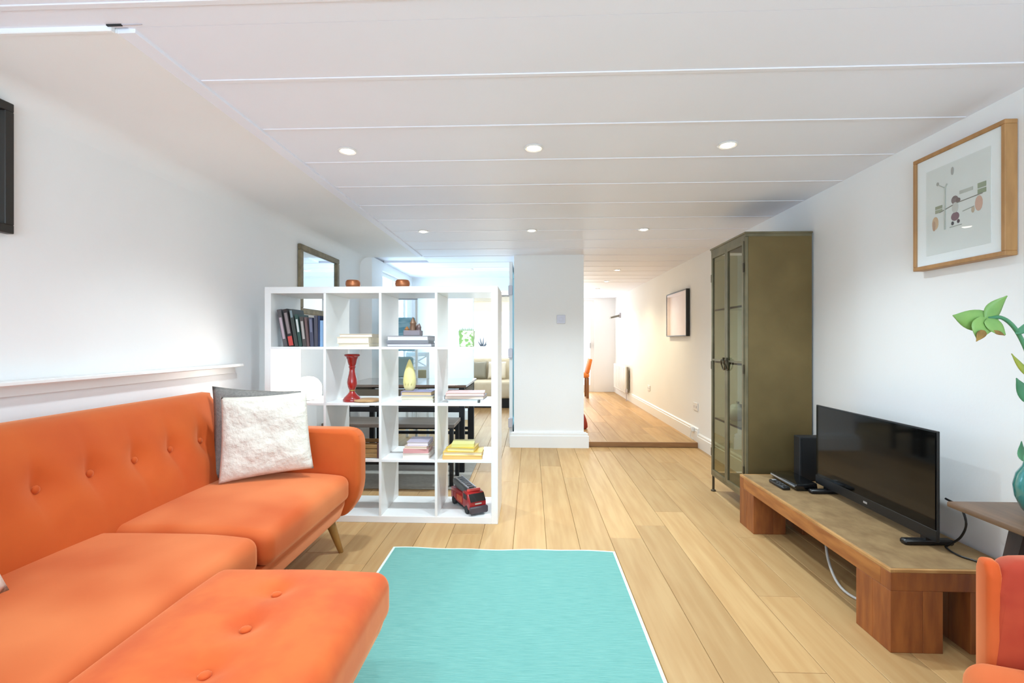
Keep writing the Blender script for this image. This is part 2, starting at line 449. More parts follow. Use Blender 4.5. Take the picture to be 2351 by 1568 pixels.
# glazed hall end door and its white shutter leaf
bm = bmn()
for (x0, x1, z0, z1) in ((.75, 1.345, STEP, .2), (.75, 1.345, 1.9, 2.0), (.75, .83, .2, 1.9), (1.265, 1.345, .2, 1.9)):
    box(bm, x0, x1, 10.33, 10.37, z0, z1)
d2 = struct('door_2', bm, TRIMP)
obj('pane', bx(.83, 1.265, 10.347, 10.353, .2, 1.9), CLEAR, d2)
obj('door_handle', bx(1.245, 1.275, 10.28, 10.33, .98, 1.1, bev=.006), SILVER, d2)

# ------------------------------------------------------------------ downlights
DL = [(-.885, 2.285), (.013, 2.285), (.92, 2.285), (-.90, 3.98), (.006, 3.98), (.925, 3.98), (-.885, .59), (.013, .59), (.92, .59)]  # last three: unseen row, added for top light on the near seats
def downlight(x, y, label, power, col, group, rest=0.):
    t = thing('downlight', label, 'downlight', (x, y, ZC), group=group)
    bm = bmn()
    lathe(bm, [(.031, -.001), (.044, -.001), (.046, -.004), (.04, -.008), (.031, -.005), (.031, -.001)][:5], x, y, 24, ZC)
    obj('rim', bm, WHITEP, t, smooth=40)
    bm = bmn(); lathe(bm, [(0, -.012), (.02, -.0105), (.031, -.005), (.031, -.001), (0, -.001)], x, y, 20, ZC)
    obj('lamp', bm, LAMPE, t, smooth=50)
    l = bpy.data.lights.new('lamp_light', 'SPOT'); l.energy = power; l.color = col; l.spot_size = math.radians(132); l.spot_blend = 1.
    l.shadow_soft_size = .035
    o = bpy.data.objects.new('lamp_light', l); C.objects.link(o); o.parent = t; o.location = (0, 0, -.03)
pos = ['front row of three, above the sofa end', 'front row of three, middle one', 'front row of three, nearest the framed drawing',
       'second row of three, above the bookcase', 'second row of three, middle one', 'second row of three, nearest the metal cabinet',
       'added unseen row over the near seats, above the footstool', 'added unseen row over the near seats, middle one', 'added unseen row over the near seats, above the armchair']
for (x, y), p in zip(DL, pos):
    downlight(x, y, 'round white ceiling downlight in the ' + p, SPOT_MAIN*(.52 if y < 1 else 1.), (.77, .92, 1.), 'living room downlights')
for (x, y), p in zip([(1.11, 6.22), (1.15, 7.37), (1.165, 8.46)], ['nearest of the hallway three', 'middle of the hallway three', 'farthest of the hallway three']):
    downlight(x, y, 'small round downlight in the warm lit hallway ceiling, ' + p, SPOT_HALL, (1., .87, .57), 'hallway downlights')
downlight(-.78, 6.1, 'round downlight in the bluish dining room ceiling', SPOT_DINING, (.6, .82, 1.), None)

# ------------------------------------------------------------------ sofa
SY0, SY1 = .72, 2.5
sofa = thing('sofa', 'long orange velvet sofa with buttoned back along the left wall', 'sofa', (-1.37, 1.6, 0))
def seat_fn(x, y, z, u, v, w):
    p = max(0, 1-u*u)*max(0, 1-v*v)
    if w > 0: z += .022*p**.6
    if u > .3: z -= .012*((u-.3)/.7)**2
    return x, y, z
for (a, b) in ((SY0+.015, 1.70), (1.708, SY1-.006)):
    bm = bmn(); softbox(bm, -1.60, -.974 if a < 1.5 else -.948, a, b, .305, .435, .042, 24, seat_fn)
    obj('seat_cushion', bm, VELVETS, sofa, smooth=True)
# back: tufted slab
BTN = [SY0+.24+.1985*k for k in range(9)]
BTN = [y for y in [.92, 1.115, 1.31, 1.507, 1.70, 1.898, 2.092, 2.288] ]
def back_bm():
    bm = bmn(); ny, nz = 130, 26
    def front(y, t):       # t 0 bottom .. 1 top
        z = .38 + .457*t
        x = -1.535 - .15*t
        bul = .035*math.sin(PI*min(1, max(0, t)))**.7
        for b in BTN:
            d2 = ((y-b)/.055)**2 + ((z-.642)/.06)**2
            bul -= .032*math.exp(-d2)
            # soft creases running up and down from each button
            bul -= .008*math.exp(-((y-b)/.018)**2)*math.exp(-((z-.642)/.11)**2)
        e = min(y-SY0, SY1-y)
        if e < .05: bul -= .03*(1-e/.05)**2
        return (x+bul, y, z)
    rows = []
    for j in range(nz+1):
        rows.append([bm.verts.new(front(SY0+(SY1-SY0)*i/ny, j/nz)) for i in range(ny+1)])
    topx = [(-1.715, .853), (-1.76, .857), (-1.80, .843)]
    for x, z in topx: rows.append([bm.verts.new((x, SY0+(SY1-SY0)*i/ny, z)) for i in range(ny+1)])
    rows.append([bm.verts.new((-1.79, SY0+(SY1-SY0)*i/ny, .30)) for i in range(ny+1)])
    rows.append([bm.verts.new((-1.56, SY0+(SY1-SY0)*i/ny, .30)) for i in range(ny+1)])
    for a, b in zip(rows, rows[1:]+rows[:1]):
        for i in range(ny): bm.faces.new((a[i], a[i+1], b[i+1], b[i]))
    bm.faces.new([r[0] for r in rows]); bm.faces.new([r[-1] for r in rows][::-1])
    return bm
backo = obj('backrest', back_bm(), VELVET, sofa, smooth=50)
def ball(bm, c, r, sx=1, sy=1, sz=1, u=10, v=7):
    mat = Matrix.Translation(c) @ Matrix.Diagonal((sx, sy, sz, 1))
    bmesh.ops.create_uvsphere(bm, u_segments=u, v_segments=v, radius=r, matrix=mat); return bm
for b in BTN:
    obj('button', ball(bmn(), (-1.619, b, .642), .014, .6, 1, 1), VELVET, backo, smooth=True)
# arms, rails, legs
ARM = [(-1.80, .20), (-1.80, .60), (-1.72, .655), (-1.55, .665), (-.97, .662), (-.925, .645), (-.905, .60), (-.905, .36), (-.925, .28), (-.985, .195)]
for (a, b) in ((SY1, SY1+.115), (SY0-.115, SY0)):
    obj('arm', prism(bmn(), ARM, 'y', a, b, bev=.028, seg=4), VELVET, sofa, smooth=50)
bm = bmn(); prism(bm, [(-1.79, .2), (-1.79, .30), (-.980, .30), (-.982, .27), (-1.008, .195)], 'y', SY0, SY1, bev=.006)
obj('base_rail', bm, VELVET, sofa, smooth=40)
def leg(bm, x, y, z1, dx, dy, r1=.026, r0=.013, z0=0.):
    return tube(bm, [(x, y, z1), (x+dx*.5, y+dy*.5, z1*.5), (x+dx, y+dy, z0)], [r1, (r1+r0)/2, r0], 14)
for x, dx in ((-1.06, .045), (-1.70, -.03)):
    for y, dy in ((2.48, .05), (.74, -.05)):
        obj('leg', leg(bmn(), x, y, .198, dx, dy), LEGW, sofa, smooth=40)

# ottoman
OX0, OX1, OY0, OY1 = -.970, -.425, .80, 1.462
ott = thing('ottoman', 'square orange velvet footstool with dimpled buttons in front of the sofa', 'footstool', (-.68, 1.12, 0))
OB = [(ox, oy) for ox in (-.80, -.555) for oy in (.96, 1.12, 1.28)]
OB = [(-.70, 1.295), (-.69, 1.135), (-.68, .975)]
def ott_fn(x, y, z, u, v, w):
    p = max(0, 1-u**4)*max(0, 1-v**4)
    if w > .2:
        z += .018*p
        for a, b in OB: z -= .02*math.exp(-(((x-a)/.04)**2+((y-b)/.04)**2))
        z += .004*math.sin(x*17+y*9)*p
    return x, y, z
bm = bmn(); softbox(bm, OX0, OX1, OY0, OY1, .285, .430, .045, 34, ott_fn)
oc = obj('cushion', bm, VELVETO, ott, smooth=True)
for a, b in OB: obj('button', ball(bmn(), (a, b, .430), .014, 1, 1, .5), VELVETO, oc, smooth=True)
bm = bmn(); prism(bm, [(OX0+.025, .18), (OX0+.005, .285), (OX1-.02, .285), (OX1-.03, .25), (OX1-.075, .18)], 'y', OY0+.01, OY1-.012, bev=.01)
obj('base', bm, VELVETO, ott, smooth=40)
for x, dx in ((OX0+.1, -.03), (OX1-.13, .03)):
    for y, dy in ((OY0+.1, -.03), (OY1-.1, .03)):
        obj('leg', leg(bmn(), x, y, .185, dx, dy, z0=.0088 if x > -.7 else 0.), LEGW, ott, smooth=40)

# pillows
def pillow(bm, BL, BR, TL, TR, thick, n=26, pinch=.06, shift=0., ruffle=0., seed=1):
    BL, BR, TL, TR = map(Vector, (BL, BR, TL, TR))
    nrm = (BR-BL).cross(TL-BL).normalized()
    rnd = random.Random(seed)
    ph = [rnd.uniform(0, 6) for _ in range(6)]
    def S(u, v, side):
        uu, vv = 2*u-1, 2*v-1
        u2 = .5+.5*uu*(1-pinch*(1-vv*vv)); v2 = .5+.5*vv*(1-pinch*(1-uu*uu))
        p = (BL*(1-u2)+BR*u2)*(1-v2)+(TL*(1-u2)+TR*u2)*v2
        h = thick*(max(0, 1-uu**4)*max(0, 1-vv**4))**.55
        if ruffle and side > 0:
            h += ruffle*(math.sin(14*v+5*u+ph[0])*.5+math.sin(25*v-9*u+ph[1])*.3+math.sin(20*u+ph[2]+6*v)*.25)*min(1, 6*min(u, 1-u, v, 1-v))
        return p+nrm*(side*h+shift)
    G = {}
    for s in (1, -1):
        for i in range(n+1):
            for j in range(n+1):
                edge = i in (0, n) or j in (0, n)
                if s == -1 and edge: G[s, i, j] = G[1, i, j]
                else: G[s, i, j] = bm.verts.new(S(i/n, j/n, s))
    for s in (1, -1):
        for i in range(n):
            for j in range(n):
                q = [G[s, i, j], G[s, i+1, j], G[s, i+1, j+1], G[s, i, j+1]]
                bm.faces.new(q if s == 1 else q[::-1])
    return bm
pl = thing('cushion', 'square cream fleece cushion with grey linen border against the far sofa arm', 'cushion', (-1.36, 2.35, .44))
obj('linen_back', pillow(bmn(), (-1.565, 2.295, .448), (-1.145, 2.425, .485), (-1.655, 2.43, .895), (-1.205, 2.475, .868), .04, 20, .05), LINEN, pl, smooth=True)
obj('fleece_front', pillow(bmn(), (-1.472, 2.205, .455), (-1.088, 2.365, .492), (-1.545, 2.335, .848), (-1.16, 2.44, .868), .045, 36, .04, 0, .007), FUR, pl, smooth=True)
p2 = thing('cushion', 'pale patterned cushion cut off by the near end of the sofa', 'cushion', (-1.40, 1.03, .44))
obj('cover', pillow(bmn(), (-1.50, .82, .452), (-1.41, 1.245, .452), (-1.62, .80, .85), (-1.54, 1.235, .83), .065, 20, .07), PATTERN, p2, smooth=True)

# ------------------------------------------------------------------ rug
rug = thing('rug', 'rectangular teal flat-woven rug with a pale edge on the oak floor', 'rug', (-.14, 1.6, 0))
def slab(bm, cs, z0, z1, n=40):
    # rug body with slightly wavy far edge
    A = []
    for z in (z0, z1):
        row = []
        for i in range(n+1):
            t = i/n; x = cs[0]+(cs[1]-cs[0])*t
            row.append((bm.verts.new((x, cs[2], z)), bm.verts.new((x, cs[3]+.006*math.sin(9*t+1)+.004*math.sin(23*t), z))))
        A.append(row)
    for k in range(n):
        (a, b), (c, d) = A[1][k], A[1][k+1]; bm.faces.new((a, c, d, b))
        (e, f), (g, h) = A[0][k], A[0][k+1]; bm.faces.new((e, f, h, g))
        bm.faces.new((e, g, c, a)); bm.faces.new((f, b, d, h))
    for k in (0, n):
        (a, b), (e, f) = A[1][k], A[0][k]; bm.faces.new((a, b, f, e))
    return bm
RX0, RX1, RY0, RY1 = -.75, .447, .45, 2.588
obj('weave', slab(bmn(), (RX0+.013, RX1-.013, RY0, RY1-.014), .001, .0085), RUG, rug)
obj('selvedge', slab(bmn(), (RX0, RX1, RY0+.004, RY1), .0005, .0065), RUGEDGE, rug)

# ------------------------------------------------------------------ open cube bookcase
SX, SY = -1.674, 2.954
SD, SS = .39, 1.47
bk = thing('bookcase', 'large white open cube bookcase of sixteen cells used as a room divider', 'bookcase', (SX+SS/2, SY+SD/2, 0))
T, IN, W1 = .041, .335, .016
obj('side_panel', bx(SX, SX+T, SY, SY+SD, 0, SS, bev=.0015), LAMINATE, bk)
obj('side_panel', bx(SX+SS-T, SX+SS, SY, SY+SD, 0, SS, bev=.0015), LAMINATE, bk)
obj('top_panel', bx(SX+T, SX+SS-T, SY, SY+SD, SS-T, SS, bev=.0015), LAMINATE, bk)
obj('bottom_panel', bx(SX+T, SX+SS-T, SY, SY+SD, 0, T, bev=.0015), LAMINATE, bk)
def cellx(c): return SX+T+c*(IN+W1)
def cellz(r): return T+(3-r)*(IN+W1)      # r 0 top
for c in (1, 2, 3):
    x = cellx(c); obj('divider', bx(x-W1, x, SY+.001, SY+SD-.001, T, SS-T, bev=.001), LAMINATE, bk)
for r in (0, 1, 2):
    z = cellz(r)
    for c in range(4): obj('shelf', bx(cellx(c), cellx(c)+IN, SY+.002, SY+SD-.002, z-W1, z, bev=.001), LAMINATE, bk)

def cover_mat(col): return pm('cover_'+col.strip('#'), col, .45, col2=None)
PAGES = pm('page_block', '#e8dfcb', .85, col2='#ded3bb', scale=60, stretch=(1, 1, 6))
def upright_book(x, y, z, t, h, d, col, tilt, label, labelcol=None, group='upright books in the top left cell', lab=(.45, .8), lab2=None):
    """spine faces the camera; x,z the lower left corner of the spine, leaning to the left by tilt"""
    b = thing('book', label, 'book', (x, y, z), group=group)
    m = cover_mat(col)
    bm = bmn(); box(bm, 0, t, 0, .004, 0, h); box(bm, 0, .0025, .004, d, 0, h); box(bm, t-.0025, t, .004, d, 0, h)
    parts = [('cover', bm, m), ('pages', bx(.0025, t-.0025, .004, d-.004, .003, h-.003), PAGES)]
    if labelcol: parts.append(('spine_label', bx(t*.2, t*.8, -.0006, .0005, h*lab[0], h*lab[1]), cover_mat(labelcol)))
    if lab2: parts.append(('spine_band', bx(.001, t-.001, -.0006, .0005, h*lab2[1], h*lab2[2]), cover_mat(lab2[0])))
    R = Matrix.Rotation(-tilt, 4, 'Y')
    for n, q, mm in parts:
        bmesh.ops.transform(q, matrix=R, verts=q.verts)
        obj(n, q, mm, b, local=True)
    return b
z0 = cellz(0)+.0005; X0 = cellx(0); YB_ = SY+.035
def rad(a): return math.radians(a)
bl = [(.062, .026, .238, '#575254', 10.5, 'grey book with a pale pink spine strip, leftmost in the top left cell', '#b9a5ae', (.2, .78), None),
      (.099, .030, .240, '#2c2325', 10.5, 'dark brown book with a red panel at the foot of its spine', '#8d7f80', (.34, .9), ('#c4453f', .02, .27)),
      (.136, .022, .238, '#3b413d', 9.5, 'charcoal book with grey head, right of the red-footed one', '#7f9096', (.78, .97), None),
      (.163, .020, .205, '#2e4a43', 8.5, 'dark green book with white lettering strip on its spine', '#c9ccca', (.45, .85), None),
      (.188, .024, .190, '#4a4340', 7.0, 'brown-grey book with a wide pale grey spine label', '#a9a39e', (.25, .85), None),
      (.215, .015, .186, '#6a5250', 6.0, 'thin reddish brown book in the middle of the row', None, None, None),
      (.236, .022, .182, '#46485c', 3.5, 'slate blue book with faded grey spine', '#6f7186', (.5, .95), None),
      (.262, .022, .196, '#4b4954', .8, 'dark grey-violet book standing second from the right', None, None, None),
      (.2855, .011, .196, '#1f3156', 0, 'narrow navy blue book beside the light blue one', None, None, None),
      (.2985, .025, .166, '#86a9cd', 0, 'light blue book, shorter than its neighbours, at the right end', None, None, None)]
for dx, t, h, col, ti, lb, lc, la, l2 in bl:
    upright_book(X0+dx, YB_, z0, t, h, .15, col, rad(ti), lb, lc, lab=la or (.45, .8), lab2=l2)

def flat_book(x0, x1, y0, y1, z, t, col, label, group, face='pages', rot=0., cat='book', pcol=None):
    """a book lying flat; the face towards the camera shows the pages or the spine"""
    cx, cy = (x0+x1)/2, (y0+y1)/2; w, d = x1-x0, y1-y0
    b = thing('book', label, cat, (cx, cy, z), rot, group)
    m = cover_mat(col); k = min(.0025, t*.15)
    bm = bmn(); box(bm, -w/2, w/2, -d/2, d/2, 0, k); box(bm, -w/2, w/2, -d/2, d/2, t-k, t)
    if face == 'pages': box(bm, -w/2, w/2, d/2-.004, d/2, k, t-k); pg = bx(-w/2+.004, w/2-.004, -d/2+.004, d/2-.004, k, t-k)
    elif face == 'left': box(bm, -w/2, -w/2+.004, -d/2, d/2, k, t-k); pg = bx(-w/2+.004, w/2-.004, -d/2+.004, d/2-.004, k, t-k)
    else: box(bm, -w/2, w/2, -d/2, -d/2+.004, k, t-k); pg = bx(-w/2+.004, w/2-.004, -d/2+.004, d/2-.004, k, t-k)
    obj('cover', bm, m, b, local=True); obj('pages', pg, pm('pages_'+(pcol or 'e8dfcb').strip('#'), pcol or '#e8dfcb', .85), b, local=True)
    return b
def stack(x0, y0, z, items, group):
    """items: (dx0, dx1, dy0, dy1, thickness, colour, label, face, rot, pagecolour)"""
    for dx0, dx1, dy0, dy1, t, col, lab, face, rot, pc in items:
        flat_book(x0+dx0, x0+dx1, y0+dy0, y0+dy1, z, t, col, lab, group, face, rot, pcol=pc); z += t+.0004
    return z
# row 1, cell 2: cream books
X1 = cellx(1)
stack(X1, SY, cellz(0)+.0005, [(.065, .265, .03, .25, .020, '#d9cdb9', 'cream paperback at the bottom of the pale stack, second cell of top row', 'pages', 0, '#efe4cf'),
                        (.055, .26, .025, .25, .040, '#dccbb0', 'thick cream hardback in the middle of the pale stack, second cell of top row', 'pages', .03, '#f2e6d0'),
                        (.07, .285, .035, .25, .020, '#d5c8b4', 'thin cream book on top of the pale stack, second cell of top row', 'pages', -.02, '#efe5d4'),
                        ], 'cream books lying in the top row')
# row 1, cell 3: grey books
X2 = cellx(2)
zt = stack(X2, SY, cellz(0)+.0005, [(.025, .31, .03, .26, .020, '#6f6c78', 'wide dark grey book at the bottom of the grey stack', 'pages', 0, '#cfccd0'),
                        (.02, .285, .03, .26, .018, '#7b7b80', 'thin grey book in the middle of the grey stack', 'spine', .02, '#d2d0d0'),
                        (.025, .285, .035, .26, .030, '#9b9a9e', 'pale grey book on top of the grey stack, below the turret ornament', 'pages', .0, '#d8d6d8')],
           'grey books lying under the ornament')
orn = thing('ornament', 'small bronze ornament of clustered pointed turrets on the grey books', 'ornament', (X2+.17, SY+.12, zt))
bm = bmn(); box(bm, X2+.115, X2+.225, SY+.08, SY+.16, zt, zt+.035, bev=.004)
obj('plinth', bm, pm('grey_bronze', '#8d8288', .5, metal=.3), orn)
for dx, dy, r, h, c in ((.135, .10, .015, .062, '#b07a4c'), (.158, .13, .013, .085, '#a98a80'), (.172, .11, .019, .122, '#8c6e58'), (.195, .135, .014, .075, '#b48f86'), (.212, .11, .013, .082, '#7d6a66')):
    bm = bmn(); lathe(bm, [(r, .03), (r, h*.62), (r*1.15, h*.66), (r*.9, h*.74), (r*.45, h*.9), (0, h)], X2+dx, SY+dy, 10, zt)
    obj('turret', bm, pm('turret_'+c.strip('#'), c, .45, metal=.4), orn, smooth=35)
# row 1, cell 4: green pot
X3 = cellx(3)
gp = thing('planter', 'small square green and white patterned planter in the top right cell', 'planter', (X3+.165, SY+.15, cellz(0)))
zz = cellz(0)+.0005
bm = bmn(); prism(bm, [(X3+.122, zz), (X3+.117, zz+.102), (X3+.213, zz+.102), (X3+.208, zz)], 'y', SY+.10, SY+.19, bev=.003)
obj('pot', bm, pm('leafy_print', '#dfe6c4', .5, col2='#7fa860', scale=38, lo=.48, hi=.54), gp)
for k in range(11):
    a = X3+.122+.0085*k
    bm = bmn(); hh = .012+.01*((k*7) % 5)/4
    prism(bm, [(a-.003, zz+.102), (a, zz+.102+hh), (a+.004, zz+.102)], 'y', SY+.12+.005*(k % 3), SY+.124+.005*(k % 3))
    obj('sprout', bm, LEAF, gp)
# row 2, cell 1: lit lamp
nl = thing('night_light', 'glowing white domed night light in the second row, left cell', 'lamp', (-1.475, SY+.17, cellz(1)))
zz = cellz(1)
bm = bmn(); lathe(bm, [(.06, .0005), (.075, .004), (.075, .02), (0, .02)], -1.475, SY+.17, 28, zz)
obj('base', bm, WHITEP, nl, smooth=40)
bm = bmn(); lathe(bm, [(.078, .02), (.084, .03), (.086, .075), (.08, .105), (.061, .132), (.035, .148), (0, .153)], -1.475, SY+.17, 28, zz)
obj('shade', bm, LAMPS, nl, smooth=True)
l = bpy.data.lights.new('lamp_light', 'POINT'); l.energy = 2.2; l.shadow_soft_size = .06; l.color = (1, .97, .92)
o = bpy.data.objects.new('lamp_light', l); C.objects.link(o); o.parent = nl; o.location = (0, 0, .24)
# row 2, cell 2: red candlestick and wooden disc
cs = thing('candlestick', 'tall red turned candlestick on the second shelf of the bookcase', 'candlestick', (X1+.135, SY+.085, cellz(1)))
bm = bmn(); lathe(bm, [(.055, .0005), (.058, .012), (.05, .026), (.03, .045), (.018, .06), (.014, .07), (.02, .078), (.027, .095), (.031, .12), (.028, .145), (.021, .175), (.017, .20), (.018, .215), (.023, .22), (.018, .226), (.022, .235), (.027, .25), (.03, .268), (.036, .28), (.036, .285), (.047, .292), (.049, .30), (.044, .304), (.02, .302), (0, .296)], X1+.135, SY+.085, 28, cellz(1))
obj('stick', bm, REDGL, cs, smooth=50)
bm = bmn(); lathe(bm, [(.018, .0), (.0185, .006), (.0155, .01)], X1+.135, SY+.085, 24, cellz(1)+.066)
obj('collar', bm, pm('worn_gold', '#b59a55', .5, metal=.4), cs, smooth=True)
bm = bmn(); lathe(bm, [(.07, .0005), (.082, .004), (.083, .012), (.078, .016), (0, .016)], X1+.205, SY+.05, 32, cellz(1))
# disc lies just in front of the candlestick foot
wd = obj('wooden_disc', bm, WOODDISC, None, smooth=40); tag(wd, 'flat round pale wooden disc beside the red candlestick', 'board')
wd.location.x = X1+.232; wd.location.y = SY+.084
# row 2, cell 3: books with yellow teardrop
zt = stack(X2, SY, cellz(1)+.0005, [(.115, .32, .03, .2, .022, '#e6ddcc', 'off-white book at the bottom of the stack under the yellow teardrop', 'pages', 0, '#efe9dc'),
                        (.11, .315, .03, .19, .020, '#c8cdbf', 'pale green-grey book in the middle of the stack under the yellow teardrop', 'pages', .04, '#e6d9bd'),
                        (.115, .31, .035, .19, .026, '#8f87a8', 'mauve book on top of the stack under the yellow teardrop', 'left', -.03, '#d8bf98')],
           'books under the yellow teardrop')
yt = thing('vase', 'pale yellow teardrop shaped vase on the mauve book', 'vase', (X2+.15, SY+.11, zt))
bm = bmn(); lathe(bm, [(.026, .0005), (.036, .02), (.041, .05), (.040, .08), (.034, .115), (.024, .15), (.014, .178), (.006, .196), (0, .202)], X2+.15, SY+.11, 24, zt)
obj('body', bm, YELLOW, yt, smooth=True)
bm = bmn()
for k in range(3):
    a = -PI/2-.5+.5*k
    tube(bm, [(X2+.15+.0385*math.cos(a), SY+.11+.0385*math.sin(a), zt+.035), (X2+.15+.0395*math.cos(a+.15), SY+.11+.0395*math.sin(a+.15), zt+.075)], .003, 6)
obj('ridge', bm, YELLOW, yt, smooth=True)
# row 2, cell 4: books
stack(X3, SY, cellz(1)+.0005, [(.06, .25, .02, .17, .020, '#c9d4cf', 'pale grey-green book at the bottom of the stack, right cell of second row', 'pages', .0, '#e9ecea'),
                        (.04, .29, .03, .19, .024, '#7f8a93', 'blue-grey book in the middle of the stack, right cell of second row', 'left', -.05, '#ecd6c4'),
                        (.045, .285, .02, .18, .020, '#e3b9b4', 'pale pink book on top of the stack, right cell of second row', 'left', .06, '#f0d8cb')],
      'books in the right cell of the second row')
# row 3, cell 2: wooden box / basket
bs = thing('crate', 'small brown slatted wooden crate behind the sofa arm in the bookcase', 'crate', (X1+.21, SY+.13, cellz(2)))
zz = cellz(2)+.0005
for k in range(3):
    obj('slat', bx(X1+.10, X1+.315, SY+.03, SY+.04, zz+.004+.028*k, zz+.028+.028*k, bev=.002), pm('crate_wood', '#a07c4c', .7, col2='#8b693d', scale=9, stretch=(1, 6, 6)), bs)
    obj('slat', bx(X1+.10, X1+.315, SY+.22, SY+.23, zz+.004+.028*k, zz+.028+.028*k, bev=.002), MATS['crate_wood'], bs)
for x in (X1+.095, X1+.315): obj('end_panel', bx(x, x+.012, SY+.028, SY+.232, zz, zz+.092, bev=.002), pm('crate_end', '#5d4040', .7), bs)
obj('bottom', bx(X1+.107, X1+.315, SY+.04, SY+.22, zz, zz+.006), MATS['crate_wood'], bs)
# row 3, cell 3: pink books
stack(X2, SY, cellz(2)+.0005, [(.125, .295, .02, .22, .036, '#e3d2c8', 'thick cream-pink book at the bottom of the pink stack', 'pages', 0, '#f1e4d8'),
                        (.128, .285, .02, .21, .026, '#d99a98', 'salmon pink book in the middle of the pink stack', 'spine', .05, '#efdccb'),
                        (.14, .285, .02, .20, .016, '#e5c9b8', 'thin peach book near the top of the pink stack', 'pages', -.04, '#f0e0ca'),
                        (.15, .285, .03, .20, .026, '#b9adbd', 'lilac grey book on top of the pink stack', 'pages', .03, '#e3d9da')],
      'pink toned books in the third row')
# row 3, cell 4: yellow books
stack(X3, SY, cellz(2)+.0005, [(.025, .27, .02, .19, .022, '#e6b36a', 'amber book at the bottom of the yellow stack', 'spine', .05, '#efd6ae'),
                        (.03, .275, .02, .19, .024, '#e9c15c', 'golden yellow book second from the bottom of the yellow stack', 'left', .02, '#f2dcb6'),
                        (.06, .235, .02, .18, .026, '#dcb838', 'mustard yellow book third in the yellow stack', 'left', -.1, '#ead998'),
                        (.08, .22, .03, .17, .022, '#d8cf7a', 'pale yellow book on top of the yellow stack', 'spine', .06, '#e5dca0')],
      'yellow books in the third row')
# row 4, cell 4: toy fire engine
ZT = cellz(3)+.0005
HEAD = math.atan2(-.27, .165)
ft = thing('toy_fire_engine', 'red toy fire engine with grey ladder in the bottom right cell', 'toy', (X3+.170, SY+.175, ZT), HEAD)
RED = pm('toy_red', '#b01a1e', .3, col2='#9c1418', scale=9, coat=.4); DGREY = pm('toy_dark_grey', '#4b4248', .5); TGREY = pm('toy_grey', '#6d7274', .5)
ORNG = pm('toy_orange', '#d0603a', .45)
# local: +x forward
bm = bmn(); prism(bm, [(-.165, .03), (-.165, .105), (.03, .105), (.03, .03)], 'y', -.055, .055, bev=.006); obj('rear_body', bm, RED, ft, smooth=40, local=True)
bm = bmn(); prism(bm, [(.035, .028), (.035, .125), (.055, .135), (.115, .128), (.148, .085), (.152, .03)], 'y', -.058, .058, bev=.008); cab = obj('cab', bm, RED, ft, smooth=40, local=True)
bm = bmn(); prism(bm, [(.1205, .124), (.1515, .0835), (.1545, .0835), (.1235, .126)], 'y', -.052, .052); obj('windscreen', bm, BLACKG, cab, local=True)
for s in (-1, 1):
    obj('side_window', bx(.055, .105, s*.0585-.001, s*.0585+.001, .085, .118), BLACKG, cab, local=True)
obj('bumper', bx(.148, .17, -.062, .062, .012, .055, bev=.006), DGREY, ft, smooth=40, local=True)
obj('grille_badge', bx(.1515, .156, -.022, .022, .066, .074), SILVER, ft, local=True)
obj('chassis', bx(-.16, .15, -.045, .045, .014, .03), BLACKM, ft, local=True)
for s in (-1, 1):
    for k in range(4): obj('equipment_box', bx(-.15+.045*k, -.112+.045*k, s*.056-.003, s*.056+.003, .045, .085, bev=.002), ORNG if k > 1 else RED, ft, local=True)
for x in (-.11, .10):
    for s in (-1, 1):
        bm = bmn()
        ring = [(.0, 0), (.024, 0), (.026, .004), (.026, .018), (.024, .022), (0, .022)]
        lathe(bm, ring, 0, 0, 16); bmesh.ops.rotate(bm, verts=bm.verts, matrix=Matrix.Rotation(PI/2, 3, 'X')); bmesh.ops.translate(bm, verts=bm.verts, vec=(x, s*.05+.011, .026))
        obj('wheel', bm, BLACKM, ft, smooth=40, local=True)
bm = bmn(); prism(bm, [(-.17, .125), (-.17, .155), (-.02, .14), (.03, .118), (.03, .106), (-.10, .106)], 'y', -.04, .04, bev=.004); obj('turntable', bm, TGREY, ft, smooth=40, local=True)
for s in (-.025, .025): obj('ladder_rail', prism(bmn(), [(-.165, .158), (-.165, .166), (.06, .148), (.06, .14)], 'y', s-.004, s+.004), SILVER, ft, local=True)
for k in range(7):
    x = -.15+.03*k; z = .1635-.0800*(x+.165); obj('ladder_rung', bx(x-.003, x+.003, -.025, .025, z-.006, z), SILVER, ft, local=True)
obj('beacon', bx(.075, .09, -.045, .045, .130, .146, bev=.003), pm('toy_beacon', '#e05a50', .3), ft, local=True)

# copper bowls on the top of the bookcase
for x, lb in ((-1.155, 'small round copper tealight bowl on the bookcase, the one nearer the mirror'), (-.830, 'small round copper tealight bowl on the bookcase, the one farther from the mirror')):
    t = thing('tealight_bowl', lb, 'bowl', (x, SY+.12, SS), group='copper tealight bowls on the bookcase')
    bm = bmn(); lathe(bm, [(.034, .0005), (.043, .012), (.047, .028), (.045, .044), (.038, .054), (.035, .054), (.041, .042), (.042, .028), (.036, .012), (0, .008)], x, SY+.12, 28, SS)
    obj('bowl', bm, COPPER, t, smooth=50)

